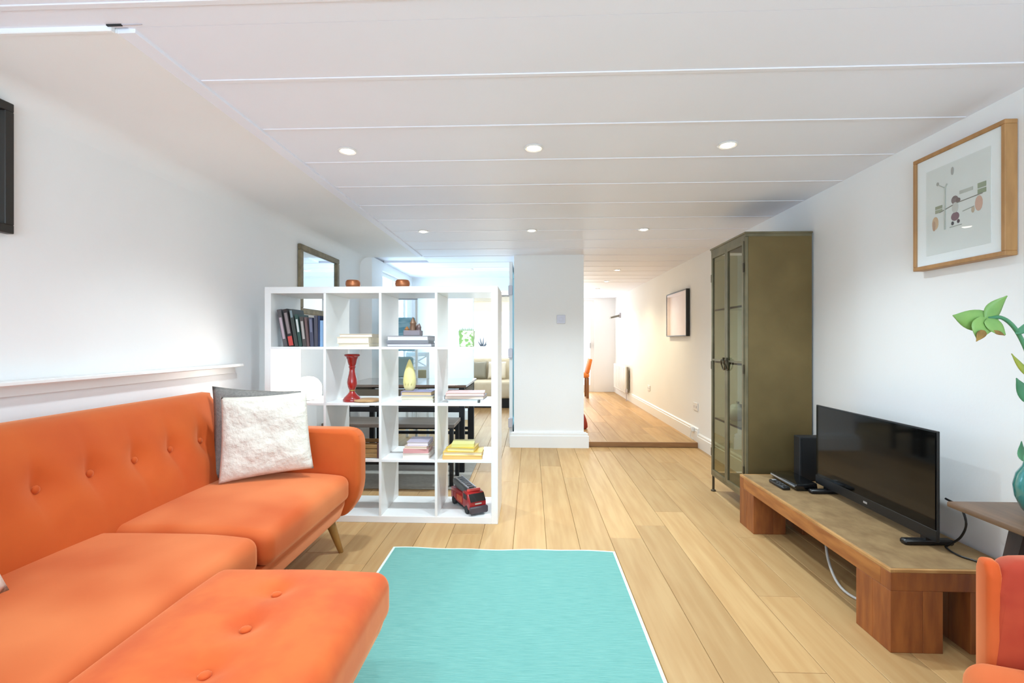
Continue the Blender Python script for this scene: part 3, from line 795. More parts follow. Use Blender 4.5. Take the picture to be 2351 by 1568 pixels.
# ------------------------------------------------------------------ things on the walls
mi = thing('mirror', 'rectangular mirror in an aged gilt frame on the left wall behind the bookcase', 'mirror', (XL, 4.12, 1.37))
y0, y1, z0_, z1_ = 3.73, 4.50, 1.35, 1.905
obj('frame_rail', bx(XL+.002, XL+.03, y0, y1, z1_-.045, z1_, bev=.005), MIRRORF, mi)
obj('frame_rail', bx(XL+.002, XL+.03, y0, y1, z0_, z0_+.045, bev=.005), MIRRORF, mi)
obj('frame_stile', bx(XL+.002, XL+.03, y0, y0+.05, z0_+.045, z1_-.045, bev=.005), MIRRORF, mi)
obj('frame_stile', bx(XL+.002, XL+.03, y1-.05, y1, z0_+.045, z1_-.045, bev=.005), MIRRORF, mi)
obj('mirror_glass', bx(XL+.002, XL+.012, y0+.05, y1-.05, z0_+.045, z1_-.045), MIRROR, mi)

def frame_right(name, label, y0, y1, z0, z1, depth, w, fm, mount=None):
    """picture on the right wall, facing -X"""
    t = thing(name, label, 'picture', (XR, (y0+y1)/2, z0))
    xa, xb = XR-depth, XR-.002
    for (a, b, c, d, n) in ((y0, y1, z1-w, z1, 'frame_rail'), (y0, y1, z0, z0+w, 'frame_rail'), (y0, y0+w, z0+w, z1-w, 'frame_stile'), (y1-w, y1, z0+w, z1-w, 'frame_stile')):
        obj(n, bx(xa, xb, a, b, c, d, bev=.002), fm, t)
    obj('backing', bx(xa+.008, xa+.014, y0+w, y1-w, z0+w, z1-w), mount or PAPER, t)
    return t, xa
pf, xa = frame_right('framed_picture', 'pale drawing of a figure with a pole in a deep oak frame', 1.835, 2.262, 1.445, 1.947, .048, .017, FRAMEOAK)
PP = XR-.048+.008+.012
pr = obj('print', bx(PP-.0135, PP-.012, 1.897, 2.195, 1.503, 1.873), PRINT, pf)
def blob(y, z, ry, rz, col, k=.0):
    bm = bmn(); n = 12
    A = [bm.verts.new((PP-.0138, y+ry*math.cos(2*PI*i/n+.2), z+rz*math.sin(2*PI*i/n+.2))) for i in range(n)]
    B = [bm.verts.new((PP-.0149-k, v.co.y, v.co.z)) for v in A]
    bm.faces.new(A); bm.faces.new(B)
    for i in range(n): bm.faces.new((A[i], B[i], B[(i+1) % n], A[(i+1) % n]))
    return obj('drawn_shape', bm, pm('ink_'+col.strip('#'), col, .85), pr)
def stroke(pts, r, col):
    bm = bmn(); tube(bm, [(PP-.0145, y, z) for y, z in pts], r, 6)
    obj('drawn_line', bm, pm('ink_'+col.strip('#'), col, .85), pr)
# y runs away from the camera: larger y = farther left in view
stroke([(2.098, 1.60), (2.098, 1.775), (2.088, 1.79)], .0032, '#b4b6ac'); stroke([(2.098, 1.775), (2.135, 1.80)], .0018, '#bcbdb4')
blob(2.135, 1.803, .006, .008, '#aaa9a4'); blob(2.063, 1.835, .007, .017, '#b3b2ad')
blob(2.052, 1.712, .016, .017, '#8d7b78'); blob(2.036, 1.706, .010, .010, '#7d6a66', .0004); blob(2.05, 1.68, .015, .022, '#cfcdc6', .0002)
blob(2.05, 1.643, .019, .018, '#8a6d75'); blob(2.062, 1.617, .006, .008, '#4a4548'); blob(2.035, 1.620, .006, .008, '#5c4a50')
stroke([(2.125, 1.678), (2.06, 1.693)], .0018, '#8b8a80'); stroke([(2.04, 1.697), (1.93, 1.703)], .0018, '#8b8a80')
for (a, b, c, d, col) in ((2.112, 2.147, 1.678, 1.692, '#a9aa92'), (2.112, 2.147, 1.695, 1.708, '#a3a58d'), (1.915, 1.95, 1.704, 1.722, '#9aa286'), (1.915, 1.95, 1.726, 1.746, '#9fa68c'), (1.97, 2.03, 1.728, 1.742, '#c3c5bd')):
    obj('drawn_shape', bx(PP-.0147, PP-.0132, a, b, c, d), pm('ink_'+col.strip('#'), col, .85), pr)
blob(2.147, 1.637, .016, .028, '#d8b894'); blob(2.153, 1.627, .008, .022, '#c9a488', .0004); blob(1.945, 1.668, .016, .03, '#d9b09c'); blob(1.97, 1.65, .007, .013, '#c9b6a0')
stroke([(2.075, 1.603), (2.02, 1.604)], .0016, '#b0b2a8'); stroke([(2.015, 1.655), (1.965, 1.662)], .0016, '#b5b7ae')
obj('glass', bx(XR-.0455, XR-.0440, 1.852, 2.245, 1.462, 1.930), CLEAR, pf)

hp, _ = frame_right('framed_picture', 'black framed blush pink print on the hallway wall', 5.48, 6.27, 1.188, 1.725, .045, .012, FRAMEBLK, pm('blush_paper', '#e8bea2', .8, col2='#efd0b8', scale=3))
obj('glass', bx(XR-.0425, XR-.041, 5.492, 6.258, 1.2, 1.713), CLEAR, hp)
# black frame on the left wall, mostly out of view
lf = thing('framed_picture', 'black picture frame at the left edge of the view above the sofa', 'picture', (XL, 1.3, 1.5))
y0, y1, z0_, z1_ = .95, 1.622, 1.505, 1.962
for (a, b, c, d, n) in ((y0, y1, z1_-.03, z1_, 'frame_rail'), (y0, y1, z0_, z0_+.03, 'frame_rail'), (y0, y0+.03, z0_+.03, z1_-.03, 'frame_stile'), (y1-.03, y1, z0_+.03, z1_-.03, 'frame_stile')):
    obj(n, bx(XL+.002, XL+.03, a, b, c, d, bev=.002), FRAMEBLK, lf)
obj('backing', bx(XL+.003, XL+.01, y0+.03, y1-.03, z0_+.03, z1_-.03), PAPER, lf)

# switch, sockets, radiator, wall lamp
sw = thing('wall_switch', 'square brushed grey switch plate on the white pillar', 'switch', (.32, YF, 1.36))
obj('plate', bx(.275, .365, YF-.008, YF-.0005, 1.318, 1.408, bev=.002), GREYP, sw)
obj('rocker', bx(.30, .34, YF-.011, YF-.008, 1.345, 1.381, bev=.001), GREYP, sw)
for y, z, lb in ((7.35, .42, 'white double socket low on the hallway wall, the farther one'), (5.28, .42, 'white socket low on the hallway wall beside the metal cabinet')):
    s = thing('wall_socket', lb, 'socket', (XR, y, z), group='hallway sockets')
    obj('plate', bx(XR-.01, XR-.001, y-.07, y+.07, z-.04, z+.045, bev=.003), WHITEP, s)
    for dy in (-.035, .035): obj('pin_holes', bx(XR-.0115, XR-.0095, y+dy-.012, y+dy+.012, z-.012, z+.012), GREYP, s)
pg = thing('plug', 'white plug and looped cable low on the hallway wall by the step', 'plug', (XR, 5.3, .18))
obj('plug_body', bx(XR-.055, XR-.021, 5.27, 5.32, .15, .2, bev=.006), WHITEP, pg, smooth=40)
bm = bmn(); tube(bm, spline([(XR-.05, 5.29, .15), (XR-.07, 5.25, .10), (XR-.05, 5.215, .075), (XR-.035, 5.30, .08)], 6), .004, 6)
obj('cable', bm, CABLEW, pg, smooth=True)
rd = thing('radiator', 'white panel radiator at the far end of the hallway wall', 'radiator', (XR-.06, 9.3, .17))
obj('panel', bx(XR-.09, XR-.06, 8.75, 9.95, .19, .68, bev=.008), WHITEP, rd, smooth=40)
for k in range(12): obj('fin', bx(XR-.096, XR-.09, 8.80+.095*k, 8.84+.095*k, .22, .65, bev=.002), WHITEP, rd)
obj('grille', bx(XR-.06, XR-.025, 8.76, 9.94, .21, .66), pm('radiator_grille_metal', '#8d8678', .6), rd)  # grille in a darker grey-brown than the panel
for y in (8.9, 9.8): obj('bracket', bx(XR-.06, XR-.001, y-.02, y+.02, .3, .36), WHITEP, rd)
bm = bmn(); tube(bm, [(XR-.07, 8.73, .2), (XR-.07, 8.73, STEP)], .009, 8); box(bm, XR-.085, XR-.055, 8.71, 8.755, .2, .27, bev=.004)
obj('valve', bm, GREYP, rd)
wl = thing('wall_lamp', 'small grey wall light high on the far hallway wall', 'lamp', (XR, 9.7, 1.65))
obj('mount', bx(XR-.03, XR-.001, 9.64, 9.76, 1.60, 1.70, bev=.004), GREYP, wl)
bm = bmn(); prism(bm, [(XR-.03, 1.62), (XR-.20, 1.585), (XR-.21, 1.615), (XR-.03, 1.665)], 'y', 9.62, 9.78, bev=.006)
obj('shade', bm, pm('lamp_grey_metal', '#7d776c', .4, metal=.4), wl)

# ------------------------------------------------------------------ TV bench
TX0, TX1, TY0, TY1, TZ = 1.30, 1.765, 1.79, 3.045, .302
tb = thing('tv_bench', 'low chunky teak bench with worn top along the right wall', 'tv bench', ((TX0+TX1)/2, (TY0+TY1)/2, 0))
TH = .078; LW = .185
obj('top', bx(TX0+.012, TX1-.002, TY0+.012, TY1-.012, TZ-.012, TZ, bev=.002), TEAKT, tb)
for (a, b, c, d) in ((TX0, TX0+.012, TY0, TY1), (TX0+.012, TX1, TY0, TY0+.012), (TX0+.012, TX1, TY1-.012, TY1)):
    obj('edge_strip', bx(a, b, c, d, TZ-.012, TZ-.0005, bev=.001), TEAKE, tb)
obj('front_rail', bx(TX0, TX0+.05, TY0+.05, TY1-.05, TZ-TH, TZ-.012, bev=.002), TEAKR, tb)
obj('back_rail', bx(TX1-.05, TX1, TY0+.05, TY1-.05, TZ-TH, TZ-.012, bev=.002), TEAKR, tb)
obj('end_rail', bx(TX0, TX1, TY0, TY0+.05, TZ-TH, TZ-.012, bev=.002), TEAK, tb)
obj('end_rail', bx(TX0, TX1, TY1-.05, TY1, TZ-TH, TZ-.012, bev=.002), TEAK, tb)
obj('deck', bx(TX0+.05, TX1-.05, TY0+.05, TY1-.05, TZ-.04, TZ-.012), WALNUT, tb)
for (xa_, xb_) in ((TX0, TX0+LW), (TX1-LW, TX1)):
    for (ya_, yb_) in ((TY0, TY0+LW), (TY1-LW, TY1)):
        xm, ym = xa_+LW*.62, ya_+LW*.5
        lg = None
        for (p0, p1, q0, q1) in ((xa_, xm, ya_, ym), (xm, xb_, ya_, ym), (xa_, xm, ym, yb_), (xm, xb_, ym, yb_)):
            e = .0003
            o = obj('leg' if lg is None else 'leg_block', bx(p0+e, p1-e, q0+e, q1-e, 0, TZ-TH, bev=.0015), TEAK, tb if lg is None else lg)
            lg = lg or o

# TV
TVX, TVA, TVB = 1.588, 1.945, 2.747
tv = thing('television', 'flat black widescreen television standing on the teak bench', 'television', (TVX+.02, (TVA+TVB)/2, TZ))
obj('casing', bx(TVX+.004, TVX+.014, TVA, TVB, TZ+.036, TZ+.472, bev=.002), BLACKP, tv)
obj('rear_cover', bx(TVX+.014, TVX+.06, TVA+.12, TVB-.12, TZ+.06, TZ+.36, bev=.012), BLACKM, tv)
obj('bezel', bx(TVX, TVX+.0045, TVA+.001, TVB-.001, TZ+.037, TZ+.082, bev=.001), BLACKP, tv)
obj('screen', bx(TVX+.0005, TVX+.0045, TVA+.008, TVB-.008, TZ+.082, TZ+.466), SCREEN, tv)
bm = bmn()
for k, (a, b) in enumerate(((-.012, -.003), (-.002, .004), (.005, .013))):
    box(bm, TVX-.0012, TVX, (TVA+TVB)/2+a, (TVA+TVB)/2+b, TZ+.055, TZ+.064)
obj('maker_badge', bm, SILVER, tv)
for y in (TVA+.075, TVB-.075):
    bm = bmn(); box(bm, TVX-.075, TVX+.12, y-.018, y+.018, TZ+.0005, TZ+.022, bev=.006); box(bm, TVX+.008, TVX+.038, y-.014, y+.014, TZ+.02, TZ+.045)
    obj('foot', bm, BLACKP, tv, smooth=40)
cb = thing('cable', 'thin black lead looping behind the television and along the bench', 'cable', (1.64, 1.88, TZ))
bm = bmn(); tube(bm, spline([(1.655, 1.985, .50), (1.66, 1.925, .485), (1.665, 1.905, .43), (1.668, 1.93, .37), (1.66, 1.96, TZ+.03), (1.655, 1.985, TZ+.005)], 8), .004, 6)
obj('loop', bm, BLACKP, cb, smooth=True)
bm = bmn(); tube(bm, spline([(1.655, 1.985, TZ+.005), (1.64, 1.94, TZ+.005), (1.64, 1.90, TZ+.005), (1.66, 1.86, TZ+.005), (1.665, 1.82, TZ+.005), (1.675, 1.797, TZ+.005), (1.69, 1.775, TZ-.02), (1.70, 1.77, .15), (1.71, 1.765, .01)], 6), .0035, 6)
obj('lead', bm, BLACKP, cb, smooth=True)
wc = thing('cable', 'white cable sagging under the teak bench', 'cable', (1.5, 2.3, .1))
bm = bmn(); tube(bm, spline([(1.62, 2.62, .255), (1.50, 2.50, .15), (1.43, 2.36, .06), (1.40, 2.20, .012), (1.47, 2.06, .008), (1.56, 1.99, .008), (1.66, 2.0, .008)], 7), .006, 8)
obj('cable_run', bm, CABLEW, wc, smooth=True)
# boxes beside the TV
sp = thing('router', 'upright black box behind the television near the cabinet', 'router', (1.66, 2.92, TZ))
obj('casing', bx(1.585, 1.745, 2.90, 2.965, TZ+.0005, TZ+.262, bev=.004), BLACKM, sp)
obj('front_grille', bx(1.595, 1.735, 2.896, 2.90, TZ+.01, TZ+.25), BLACKP, sp)
st = thing('set_top_box', 'flat glossy black set-top box on the bench by the cabinet', 'set-top box', (1.50, 2.85, TZ))
bm = bmn(); prism(bm, [(1.46, .008), (1.452, .028), (1.46, .038), (1.57, .045), (1.575, .008)], 'y', 2.70, 2.97, bev=.003); bmesh.ops.translate(bm, verts=bm.verts, vec=(0, 0, TZ))
obj('casing', bm, BLACKG, st, smooth=40)
obj('silver_edge', bx(1.449, 1.4535, 2.705, 2.965, TZ+.023, TZ+.030), SILVER, st)
for y in (2.73, 2.94): obj('foot', bx(1.47, 1.56, y-.01, y+.01, TZ+.0005, TZ+.009), BLACKM, st)
rc = thing('remote_control', 'small black remote control in front of the set-top box', 'remote', (1.415, 2.80, TZ))
bm = bmn(); box(bm, 1.393, 1.437, 2.715, 2.875, TZ+.0005, TZ+.02, bev=.007, seg=2); obj('casing', bm, BLACKP, rc, smooth=50)
for k in range(3):
    for q in range(2): obj('key', bx(1.402+.015*q, 1.411+.015*q, 2.735+.03*k, 2.748+.03*k, TZ+.0195, TZ+.0215, bev=.001), pm('key_grey', '#55585c', .4), rc)
obj('key', bx(1.403, 1.425, 2.845, 2.862, TZ+.0195, TZ+.0222, bev=.001), SILVER, rc)

# ------------------------------------------------------------------ glass cabinet
KX0, KX1, KY0, KY1, KZ0, KZ1 = 1.363, 1.775, 3.108, 3.69, .125, 1.825
cb2 = thing('display_cabinet', 'tall aged brass display cabinet with two glazed doors by the right wall', 'cabinet', ((KX0+KX1)/2, (KY0+KY1)/2, 0))
obj('side_panel', bx(KX0+.018, KX1, KY0, KY0+.008, KZ0, KZ1-.03), BRASS, cb2)
obj('side_pane', bx(KX0+.018, KX1-.018, KY1-.006, KY1-.003, KZ0+.02, KZ1-.05), SMOKE, cb2)
obj('post', bx(KX1-.018, KX1, KY1-.018, KY1, KZ0-.005, KZ1-.03, bev=.002), BRASSF, cb2)
obj('back_panel', bx(KX1-.008, KX1, KY0+.008, KY1-.008, KZ0, KZ1-.03), BRASS, cb2)
obj('floor_panel', bx(KX0+.02, KX1-.008, KY0+.008, KY1-.008, KZ0, KZ0+.012), BRASS, cb2)
bm = bmn(); box(bm, KX0-.008, KX1+.004, KY0-.008, KY1+.008, KZ1-.012, KZ1, bev=.003); box(bm, KX0, KX1, KY0-.002, KY1+.002, KZ1-.03, KZ1-.012)
obj('top', bm, BRASSF, cb2)
for y in (KY0, KY1-.018):
    obj('post', bx(KX0, KX0+.018, y, y+.018, KZ0-.005, KZ1-.03, bev=.002), BRASSF, cb2)
obj('bottom_rail', bx(KX0, KX0+.018, KY0+.018, KY1-.018, KZ0-.005, KZ0+.02), BRASSF, cb2)
obj('top_rail', bx(KX0, KX0+.018, KY0+.018, KY1-.018, KZ1-.055, KZ1-.03), BRASSF, cb2)
ym = (KY0+KY1)/2
for (a, b, hy) in ((KY0+.02, ym-.002, ym-.03), (ym+.002, KY1-.02, ym+.03)):
    bm = bmn(); w = .02; z0_, z1_ = KZ0+.024, KZ1-.058
    box(bm, KX0-.006, KX0+.012, a, a+w, z0_, z1_); box(bm, KX0-.006, KX0+.012, b-w, b, z0_, z1_)
    box(bm, KX0-.006, KX0+.012, a+w, b-w, z0_, z0_+w); box(bm, KX0-.006, KX0+.012, a+w, b-w, z1_-w, z1_)
    dr = obj('door', bm, BRASSF, cb2)
    obj('pane', bx(KX0+.001, KX0+.004, a+w, b-w, z0_+w, z1_-w), SMOKE, dr)
    obj('glazing_bar', bx(KX0-.006, KX0+.008, a+w, b-w, .985, .998), BRASSF, dr)
    bm = bmn(); cy_, cz_ = hy, .965
    ring = [(KX0-.016-.008*math.sin(t), cy_+.024*math.cos(t), cz_+.036*math.sin(t)) for t in [2*PI*k/20 for k in range(21)]]
    tube(bm, ring, .0048, 8)
    obj('handle', bm, BRASSD, dr, smooth=True)
    obj('handle_plate', bx(KX0-.018, KX0-.006, cy_-.008, cy_+.008, .985, 1.015, bev=.002), BRASSD, dr)
    for z in (.3, .95, 1.6):
        yy = KY0+.019 if a < ym-.1 else KY1-.019
        obj('hinge', bx(KX0-.008, KX0-.001, yy-.006, yy+.006, z-.03, z+.03, bev=.002), BRASSD, dr)
for z in (.555, .98, 1.366):
    obj('shelf', bx(KX0+.03, KX1-.01, KY0+.01, KY1-.01, z-.006, z), SMOKE, cb2)
    obj('shelf_bar', bx(KX0+.022, KX0+.03, KY0+.01, KY1-.01, z-.012, z+.001), BRASSD, cb2)
for x in (KX0+.012, KX1-.015):
    for y in (KY0+.012, KY1-.012):
        bm = bmn(); tube(bm, [(x, y, KZ0), (x, y, .012)], .0085, 10); lathe(bm, [(.018, 0), (.018, .008), (.01, .014)], x, y, 14)
        obj('leg', bm, BRASSD, cb2, smooth=40)
def jar(name, label, cat, x, y, z, prof_, mat_, extra=None):
    t = thing(name, label, cat, (x, y, z)); bm = bmn(); lathe(bm, prof_, x, y, 24, z); obj('body', bm, mat_, t, smooth=50)
    if extra: extra(t, x, y, z)
    return t
def handle(t, x, y, z):
    bm = bmn(); tube(bm, spline([(x, y-.05, z+.12), (x, y-.095, z+.115), (x, y-.09, z+.05), (x, y-.045, z+.035)], 6), .006, 8); obj('handle', bm, CERAMIC, t, smooth=True)
def lid(t, x, y, z):
    bm = bmn(); lathe(bm, [(.05, .10), (.04, .115), (.012, .122), (.014, .135), (0, .14)], x, y, 20, z); obj('lid', bm, CERAMIC, t, smooth=50)
    bm = bmn(); tube(bm, spline([(x-.02, y+.05, z+.05), (x-.03, y+.085, z+.07), (x-.035, y+.10, z+.10)], 5), [.013]*5+[.012]*5+[.009], 8); obj('spout', bm, CERAMIC, t, smooth=True)
jar('jug', 'white jug behind the near glass door, lower shelf', 'jug', KX0+.13, KY0+.14, .5555, [(.04, 0), (.055, .03), (.062, .08), (.055, .12), (.06, .17), (.056, .17), (.05, .12), (.055, .07), (0, .01)], CERAMIC, handle)
jar('teapot', 'white teapot behind the far glass door, lower shelf', 'teapot', KX0+.13, KY0+.43, .5555, [(.04, 0), (.065, .03), (.072, .06), (.06, .09), (.05, .10), (0, .10)], CERAMIC, lid)
jar('bowl', 'white bowl on the middle shelf of the metal cabinet', 'bowl', KX0+.15, KY0+.15, .9805, [(.04, 0), (.045, .006), (.075, .05), (.085, .085), (.081, .085), (.07, .05), (0, .012)], CERAMIC)
jar('pitcher', 'white ornate pitcher on the upper shelf of the metal cabinet', 'pitcher', KX0+.13, KY0+.15, 1.3665, [(.04, 0), (.05, .02), (.065, .06), (.055, .10), (.035, .13), (.05, .165), (.046, .165), (.03, .13), (.05, .10), (0, .02)], CERAMIC, handle)

# ------------------------------------------------------------------ side table, plant
tt = thing('side_table', 'dark walnut side table at the right edge of the view', 'table', (1.57, 1.42, 0))
AX0, AX1, AY0, AY1, AZ = 1.372, 1.77, 1.19, 1.642, .60
bm = bmn(); prism(bm, [(AX0, AY0), (AX1, AY0), (AX1, AY1), (AX0, AY1)], 'z', AZ-.018, AZ, bev=.004)
obj('tabletop', bm, WALTOP, tt, smooth=40)
for x, dx in ((AX0+.088, -.13), (AX1-.055, .02)):
    for y, dy in ((AY0+.09, -.03), (AY1-.165, .02)):
        bm = bmn(); vs = []
        for z, w, k in ((AZ-.018, .022, 0.), (0, .013, 1.)):
            vs.append([bm.verts.new((x+dx*k+sx*w, y+dy*k+sy*w, z)) for sx, sy in ((-1, -1), (1, -1), (1, 1), (-1, 1))])
        for e in range(4): bm.faces.new((vs[0][e], vs[0][(e+1) % 4], vs[1][(e+1) % 4], vs[1][e]))
        bm.faces.new(vs[0]); bm.faces.new(vs[1][::-1])
        obj('leg', bm, WALSHADE, tt)
PXc, PYc = 1.535, 1.49
po = thing('potted_plant', 'orchid-like plant with a drooping stem in a round teal pot', 'plant', (PXc, PYc, AZ))
bm = bmn(); lathe(bm, [(.04, .0005), (.055, .02), (.069, .055), (.073, .09), (.066, .125), (.052, .15), (.05, .158), (.045, .158), (.046, .145), (0, .14)], PXc, PYc, 32, AZ)
obj('pot', bm, TEALPOT, po, smooth=50)
def leafmesh(base, tip, width, bend, mat_, name='leaf', n=10, side=None):
    base, tip = Vector(base), Vector(tip); ax = (tip-base); L = ax.length; ax.normalize()
    sd = Vector(side).normalized() if side else ax.cross(Vector((0, -1, .2))).normalized()
    up = ax.cross(sd).normalized()
    bm = bmn(); rows = []
    for k in range(n+1):
        t = k/n; w = width*math.sin(PI*min(1, .06+.94*t)**.8)*(1-.15*t) if k < n else .001
        c = base+ax*L*t+up*bend*math.sin(PI*t)
        rows.append([bm.verts.new(c+sd*w*s+up*(-.18*w*(1-s*s))+up*dz) for dz in (0,) for s in (-1, -.5, 0, .5, 1)])
    back = [[bm.verts.new(v.co+up*.0015) for v in r] for r in rows]
    for R, fl in ((rows, 0), (back, 1)):
        for a, b in zip(R, R[1:]):
            for k in range(4):
                q = (a[k], a[k+1], b[k+1], b[k]); bm.faces.new(q if not fl else q[::-1])
    for a, b, c, d in zip(rows, rows[1:], back, back[1:]):
        bm.faces.new((a[0], b[0], d[0], c[0])); bm.faces.new((a[4], c[4], d[4], b[4]))
    return obj(name, bm, mat_, po, smooth=True)
def at(x, y, Y):       # point of the room at depth Y lying on that sight line of the survey
    u = (x-1175.5)/1102; v = (784-y)/1102; c, s = math.cos(YAW), math.sin(YAW)
    r = Vector((c*u-s, s*u+c, v)); t = Y/r.y
    return Vector((r.x*t, Y, CAM_H+r.z*t))
S0 = at(2268, 731, 1.44)
stem = spline([(PXc, PYc, AZ+.14), (PXc+.02, PYc, AZ+.30), at(2375, 850, 1.46), at(2348, 785, 1.45), at(2325, 748, 1.445), at(2298, 729, 1.44), S0], 6)
bm = bmn(); tube(bm, stem, .0055, 8); obj('stem', bm, LEAFD, po, smooth=True)
leafmesh(at(2266, 738, 1.44), at(2313, 679, 1.42), .024, .010, LEAF, side=(.78, 0, -.62))
leafmesh(at(2290, 742, 1.44), at(2188, 724, 1.43), .034, .012, LEAF, side=(.35, 0, 1))
leafmesh(at(2258, 728, 1.435), at(2243, 781, 1.43), .034, .006, LEAF, side=(1, 0, -.1))
leafmesh(at(2256, 758, 1.425), at(2241, 784, 1.42), .014, .004, WILT, name='wilted_tip', side=(1, 0, -.2))
leafmesh(at(2262, 736, 1.43), at(2308, 769, 1.43), .02, .006, LEAF, side=(.7, 0, 1))
leafmesh(at(2280, 760, 1.425), at(2306, 770, 1.425), .006, .002, WILT, name='wilted_tip', side=(.4, 0, 1))
leafmesh(at(2332, 762, 1.445), at(2385, 735, 1.44), .018, .006, LEAFD, side=(.3, 0, 1))
leafmesh(at(2372, 870, 1.46), at(2323, 812, 1.45), .010, .004, pm('leaf_yellowing', '#a9a63c', .5, col2='#7f9a40', scale=20), side=(.76, 0, .65))
leafmesh(at(2380, 930, 1.46), at(2334, 868, 1.45), .022, .008, LEAFD, side=(.8, 0, .6))
for a in (0.3, 1.7, 2.9, 4.2, 5.3):
    leafmesh((PXc+.02*math.cos(a), PYc+.02*math.sin(a), AZ+.145), (PXc+.03+.11*math.cos(a)*(1 if math.cos(a) > 0 else .4), PYc+.1*math.sin(a), AZ+.21), .022, .02, LEAFD)

# ------------------------------------------------------------------ armchair
ach = thing('armchair', 'orange-red velvet armchair cut off by the lower right corner', 'armchair', (.896, 1.04, 0), rad(-20))
# local frame: origin at the far front corner of the seat; +x to the back, -y towards the near arm
ARMC = [(.06, .20), (.067, .40), (.067, .605), (.09, .665), (.15, .676), (.62, .67), (.70, .62), (.72, .20)]
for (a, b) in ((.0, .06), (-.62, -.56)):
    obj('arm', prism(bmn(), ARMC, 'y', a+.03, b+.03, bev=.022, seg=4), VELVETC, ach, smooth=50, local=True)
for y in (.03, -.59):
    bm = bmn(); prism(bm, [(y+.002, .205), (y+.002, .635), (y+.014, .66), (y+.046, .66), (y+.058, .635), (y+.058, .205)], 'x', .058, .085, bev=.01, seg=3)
    obj('lit_arm_front', bm, VELVETS, ach, smooth=50, local=True)  # paler velvet than the arm, standing in for light on the front strip
bm = bmn(); softbox(bm, .0, .60, -.525, .025, .315, .468, .045, 18, lambda x, y, z, u, v, w: (x, y, z+(.02*max(0, 1-u*u)*max(0, 1-v*v) if w > 0 else 0)))
obj('seat_cushion', bm, VELVETS, ach, smooth=True, local=True)
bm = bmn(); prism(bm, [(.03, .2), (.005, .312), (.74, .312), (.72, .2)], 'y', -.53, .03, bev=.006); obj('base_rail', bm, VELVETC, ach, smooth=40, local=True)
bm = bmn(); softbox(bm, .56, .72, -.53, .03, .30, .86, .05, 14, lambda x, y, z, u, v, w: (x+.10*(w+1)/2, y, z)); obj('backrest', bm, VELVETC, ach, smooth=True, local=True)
for x, dx in ((.11, -.03), (.64, .03)):
    for y, dy in ((.02, .03), (-.52, -.03)): obj('leg', leg(bmn(), x, y, .203, dx, dy), LEGW, ach, smooth=40, local=True)

# ------------------------------------------------------------------ dining room behind the bookcase
dt = thing('dining_table', 'dining table with grey-brown top on black steel legs behind the bookcase', 'table', (-1.05, 4.45, 0))
DX0, DX1, DY0, DY1 = -1.62, -.57, 4.08, 4.80
obj('tabletop', bx(DX0-.02, DX1+.02, DY0-.02, DY1+.02, .735, .757, bev=.002), pm('table_gloss_top', '#6f665e', .12, coat=.5), dt)
bm = bmn()
for (a, b, c, d) in ((DX0, DX1, DY0, DY0+.03), (DX0, DX1, DY1-.03, DY1), (DX0, DX0+.03, DY0, DY1), (DX1-.03, DX1, DY0, DY1)): box(bm, a, b, c, d, .655, .715)
obj('apron', bm, pm('apron_brown', '#5d564a', .6), dt)
for x in (DX0, DX1-.045):
    for y in (DY0, DY1-.045): obj('leg', bx(x, x+.045, y, y+.045, .0082, .735), BLKMET, dt)
obj('stretcher', bx(DX0+.045, DX1-.045, DY0+.01, DY0+.035, .52, .56), BLKMET, dt)
def bench(label, y0, y1, x0, x1, z):
    t = thing('bench', label, 'bench', ((x0+x1)/2, (y0+y1)/2, 0), group='dining benches')
    obj('seat', bx(x0-.01, x1+.01, y0-.01, y1+.01, z-.03, z, bev=.003), GREYWD, t)
    for x in (x0, x1-.03):
        for y in (y0, y1-.03): obj('leg', bx(x, x+.03, y, y+.03, .0082 if y < 4.9 else 0, z-.03), BLKMET, t)
    for y in (y0, y1-.03): obj('stretcher', bx(x0+.03, x1-.03, y+.005, y+.025, .17, .2), BLKMET, t)
    return t
bench('grey-brown dining bench with black steel legs, on the near side of the table', 3.68, 4.0, -1.62, -.60, .49)
bench('grey-brown dining bench with black steel legs, on the far side of the table', 4.92, 5.22, -1.6, -.62, .47)
tag(obj('rug', bx(-1.7, -.5, 3.62, 4.9, .001, .008, bev=.002), pm('grey_rug', '#9a958c', .95, col2='#a39e95', scale=30)), 'plain grey rug under the dining table', 'rug')
# white cross-back chair
ch = thing('dining_chair', 'white cross-back dining chair beyond the dining table', 'chair', (-1.30, 5.75, 0))
WP = pm('chair_white', '#e9eae8', .4)
cx0, cx1 = -1.475, -1.20
for x in (cx0, cx1-.03):
    obj('back_post', bx(x, x+.03, 5.6, 5.63, 0, 1.0, bev=.003), WP, ch); obj('leg', bx(x, x+.03, 5.97, 6.0, 0, .44, bev=.003), WP, ch)
obj('top_rail', bx(cx0+.03, cx1-.03, 5.6, 5.625, .955, 1.0, bev=.003), WP, ch); obj('lower_rail', bx(cx0+.03, cx1-.03, 5.6, 5.625, .795, .835, bev=.003), WP, ch)
for s in (0, 1):
    a, b = ((cx0+.03, .835), (cx1-.03, .955)) if s else ((cx0+.03, .955), (cx1-.03, .835))
    bm = bmn(); tube(bm, [(a[0], 5.612, a[1]), (b[0], 5.612, b[1])], .009, 6); obj('cross_brace', bm, WP, ch)
obj('seat', bx(cx0-.01, cx1+.01, 5.63, 6.01, .44, .47, bev=.004), WP, ch)
tag(obj('cardboard_box', bx(-1.45, -1.24, 5.66, 5.82, .471, .79, bev=.003), pm('kraft', '#a89572', .8)), 'tan cardboard box on the seat of the white cross-back chair', 'box')
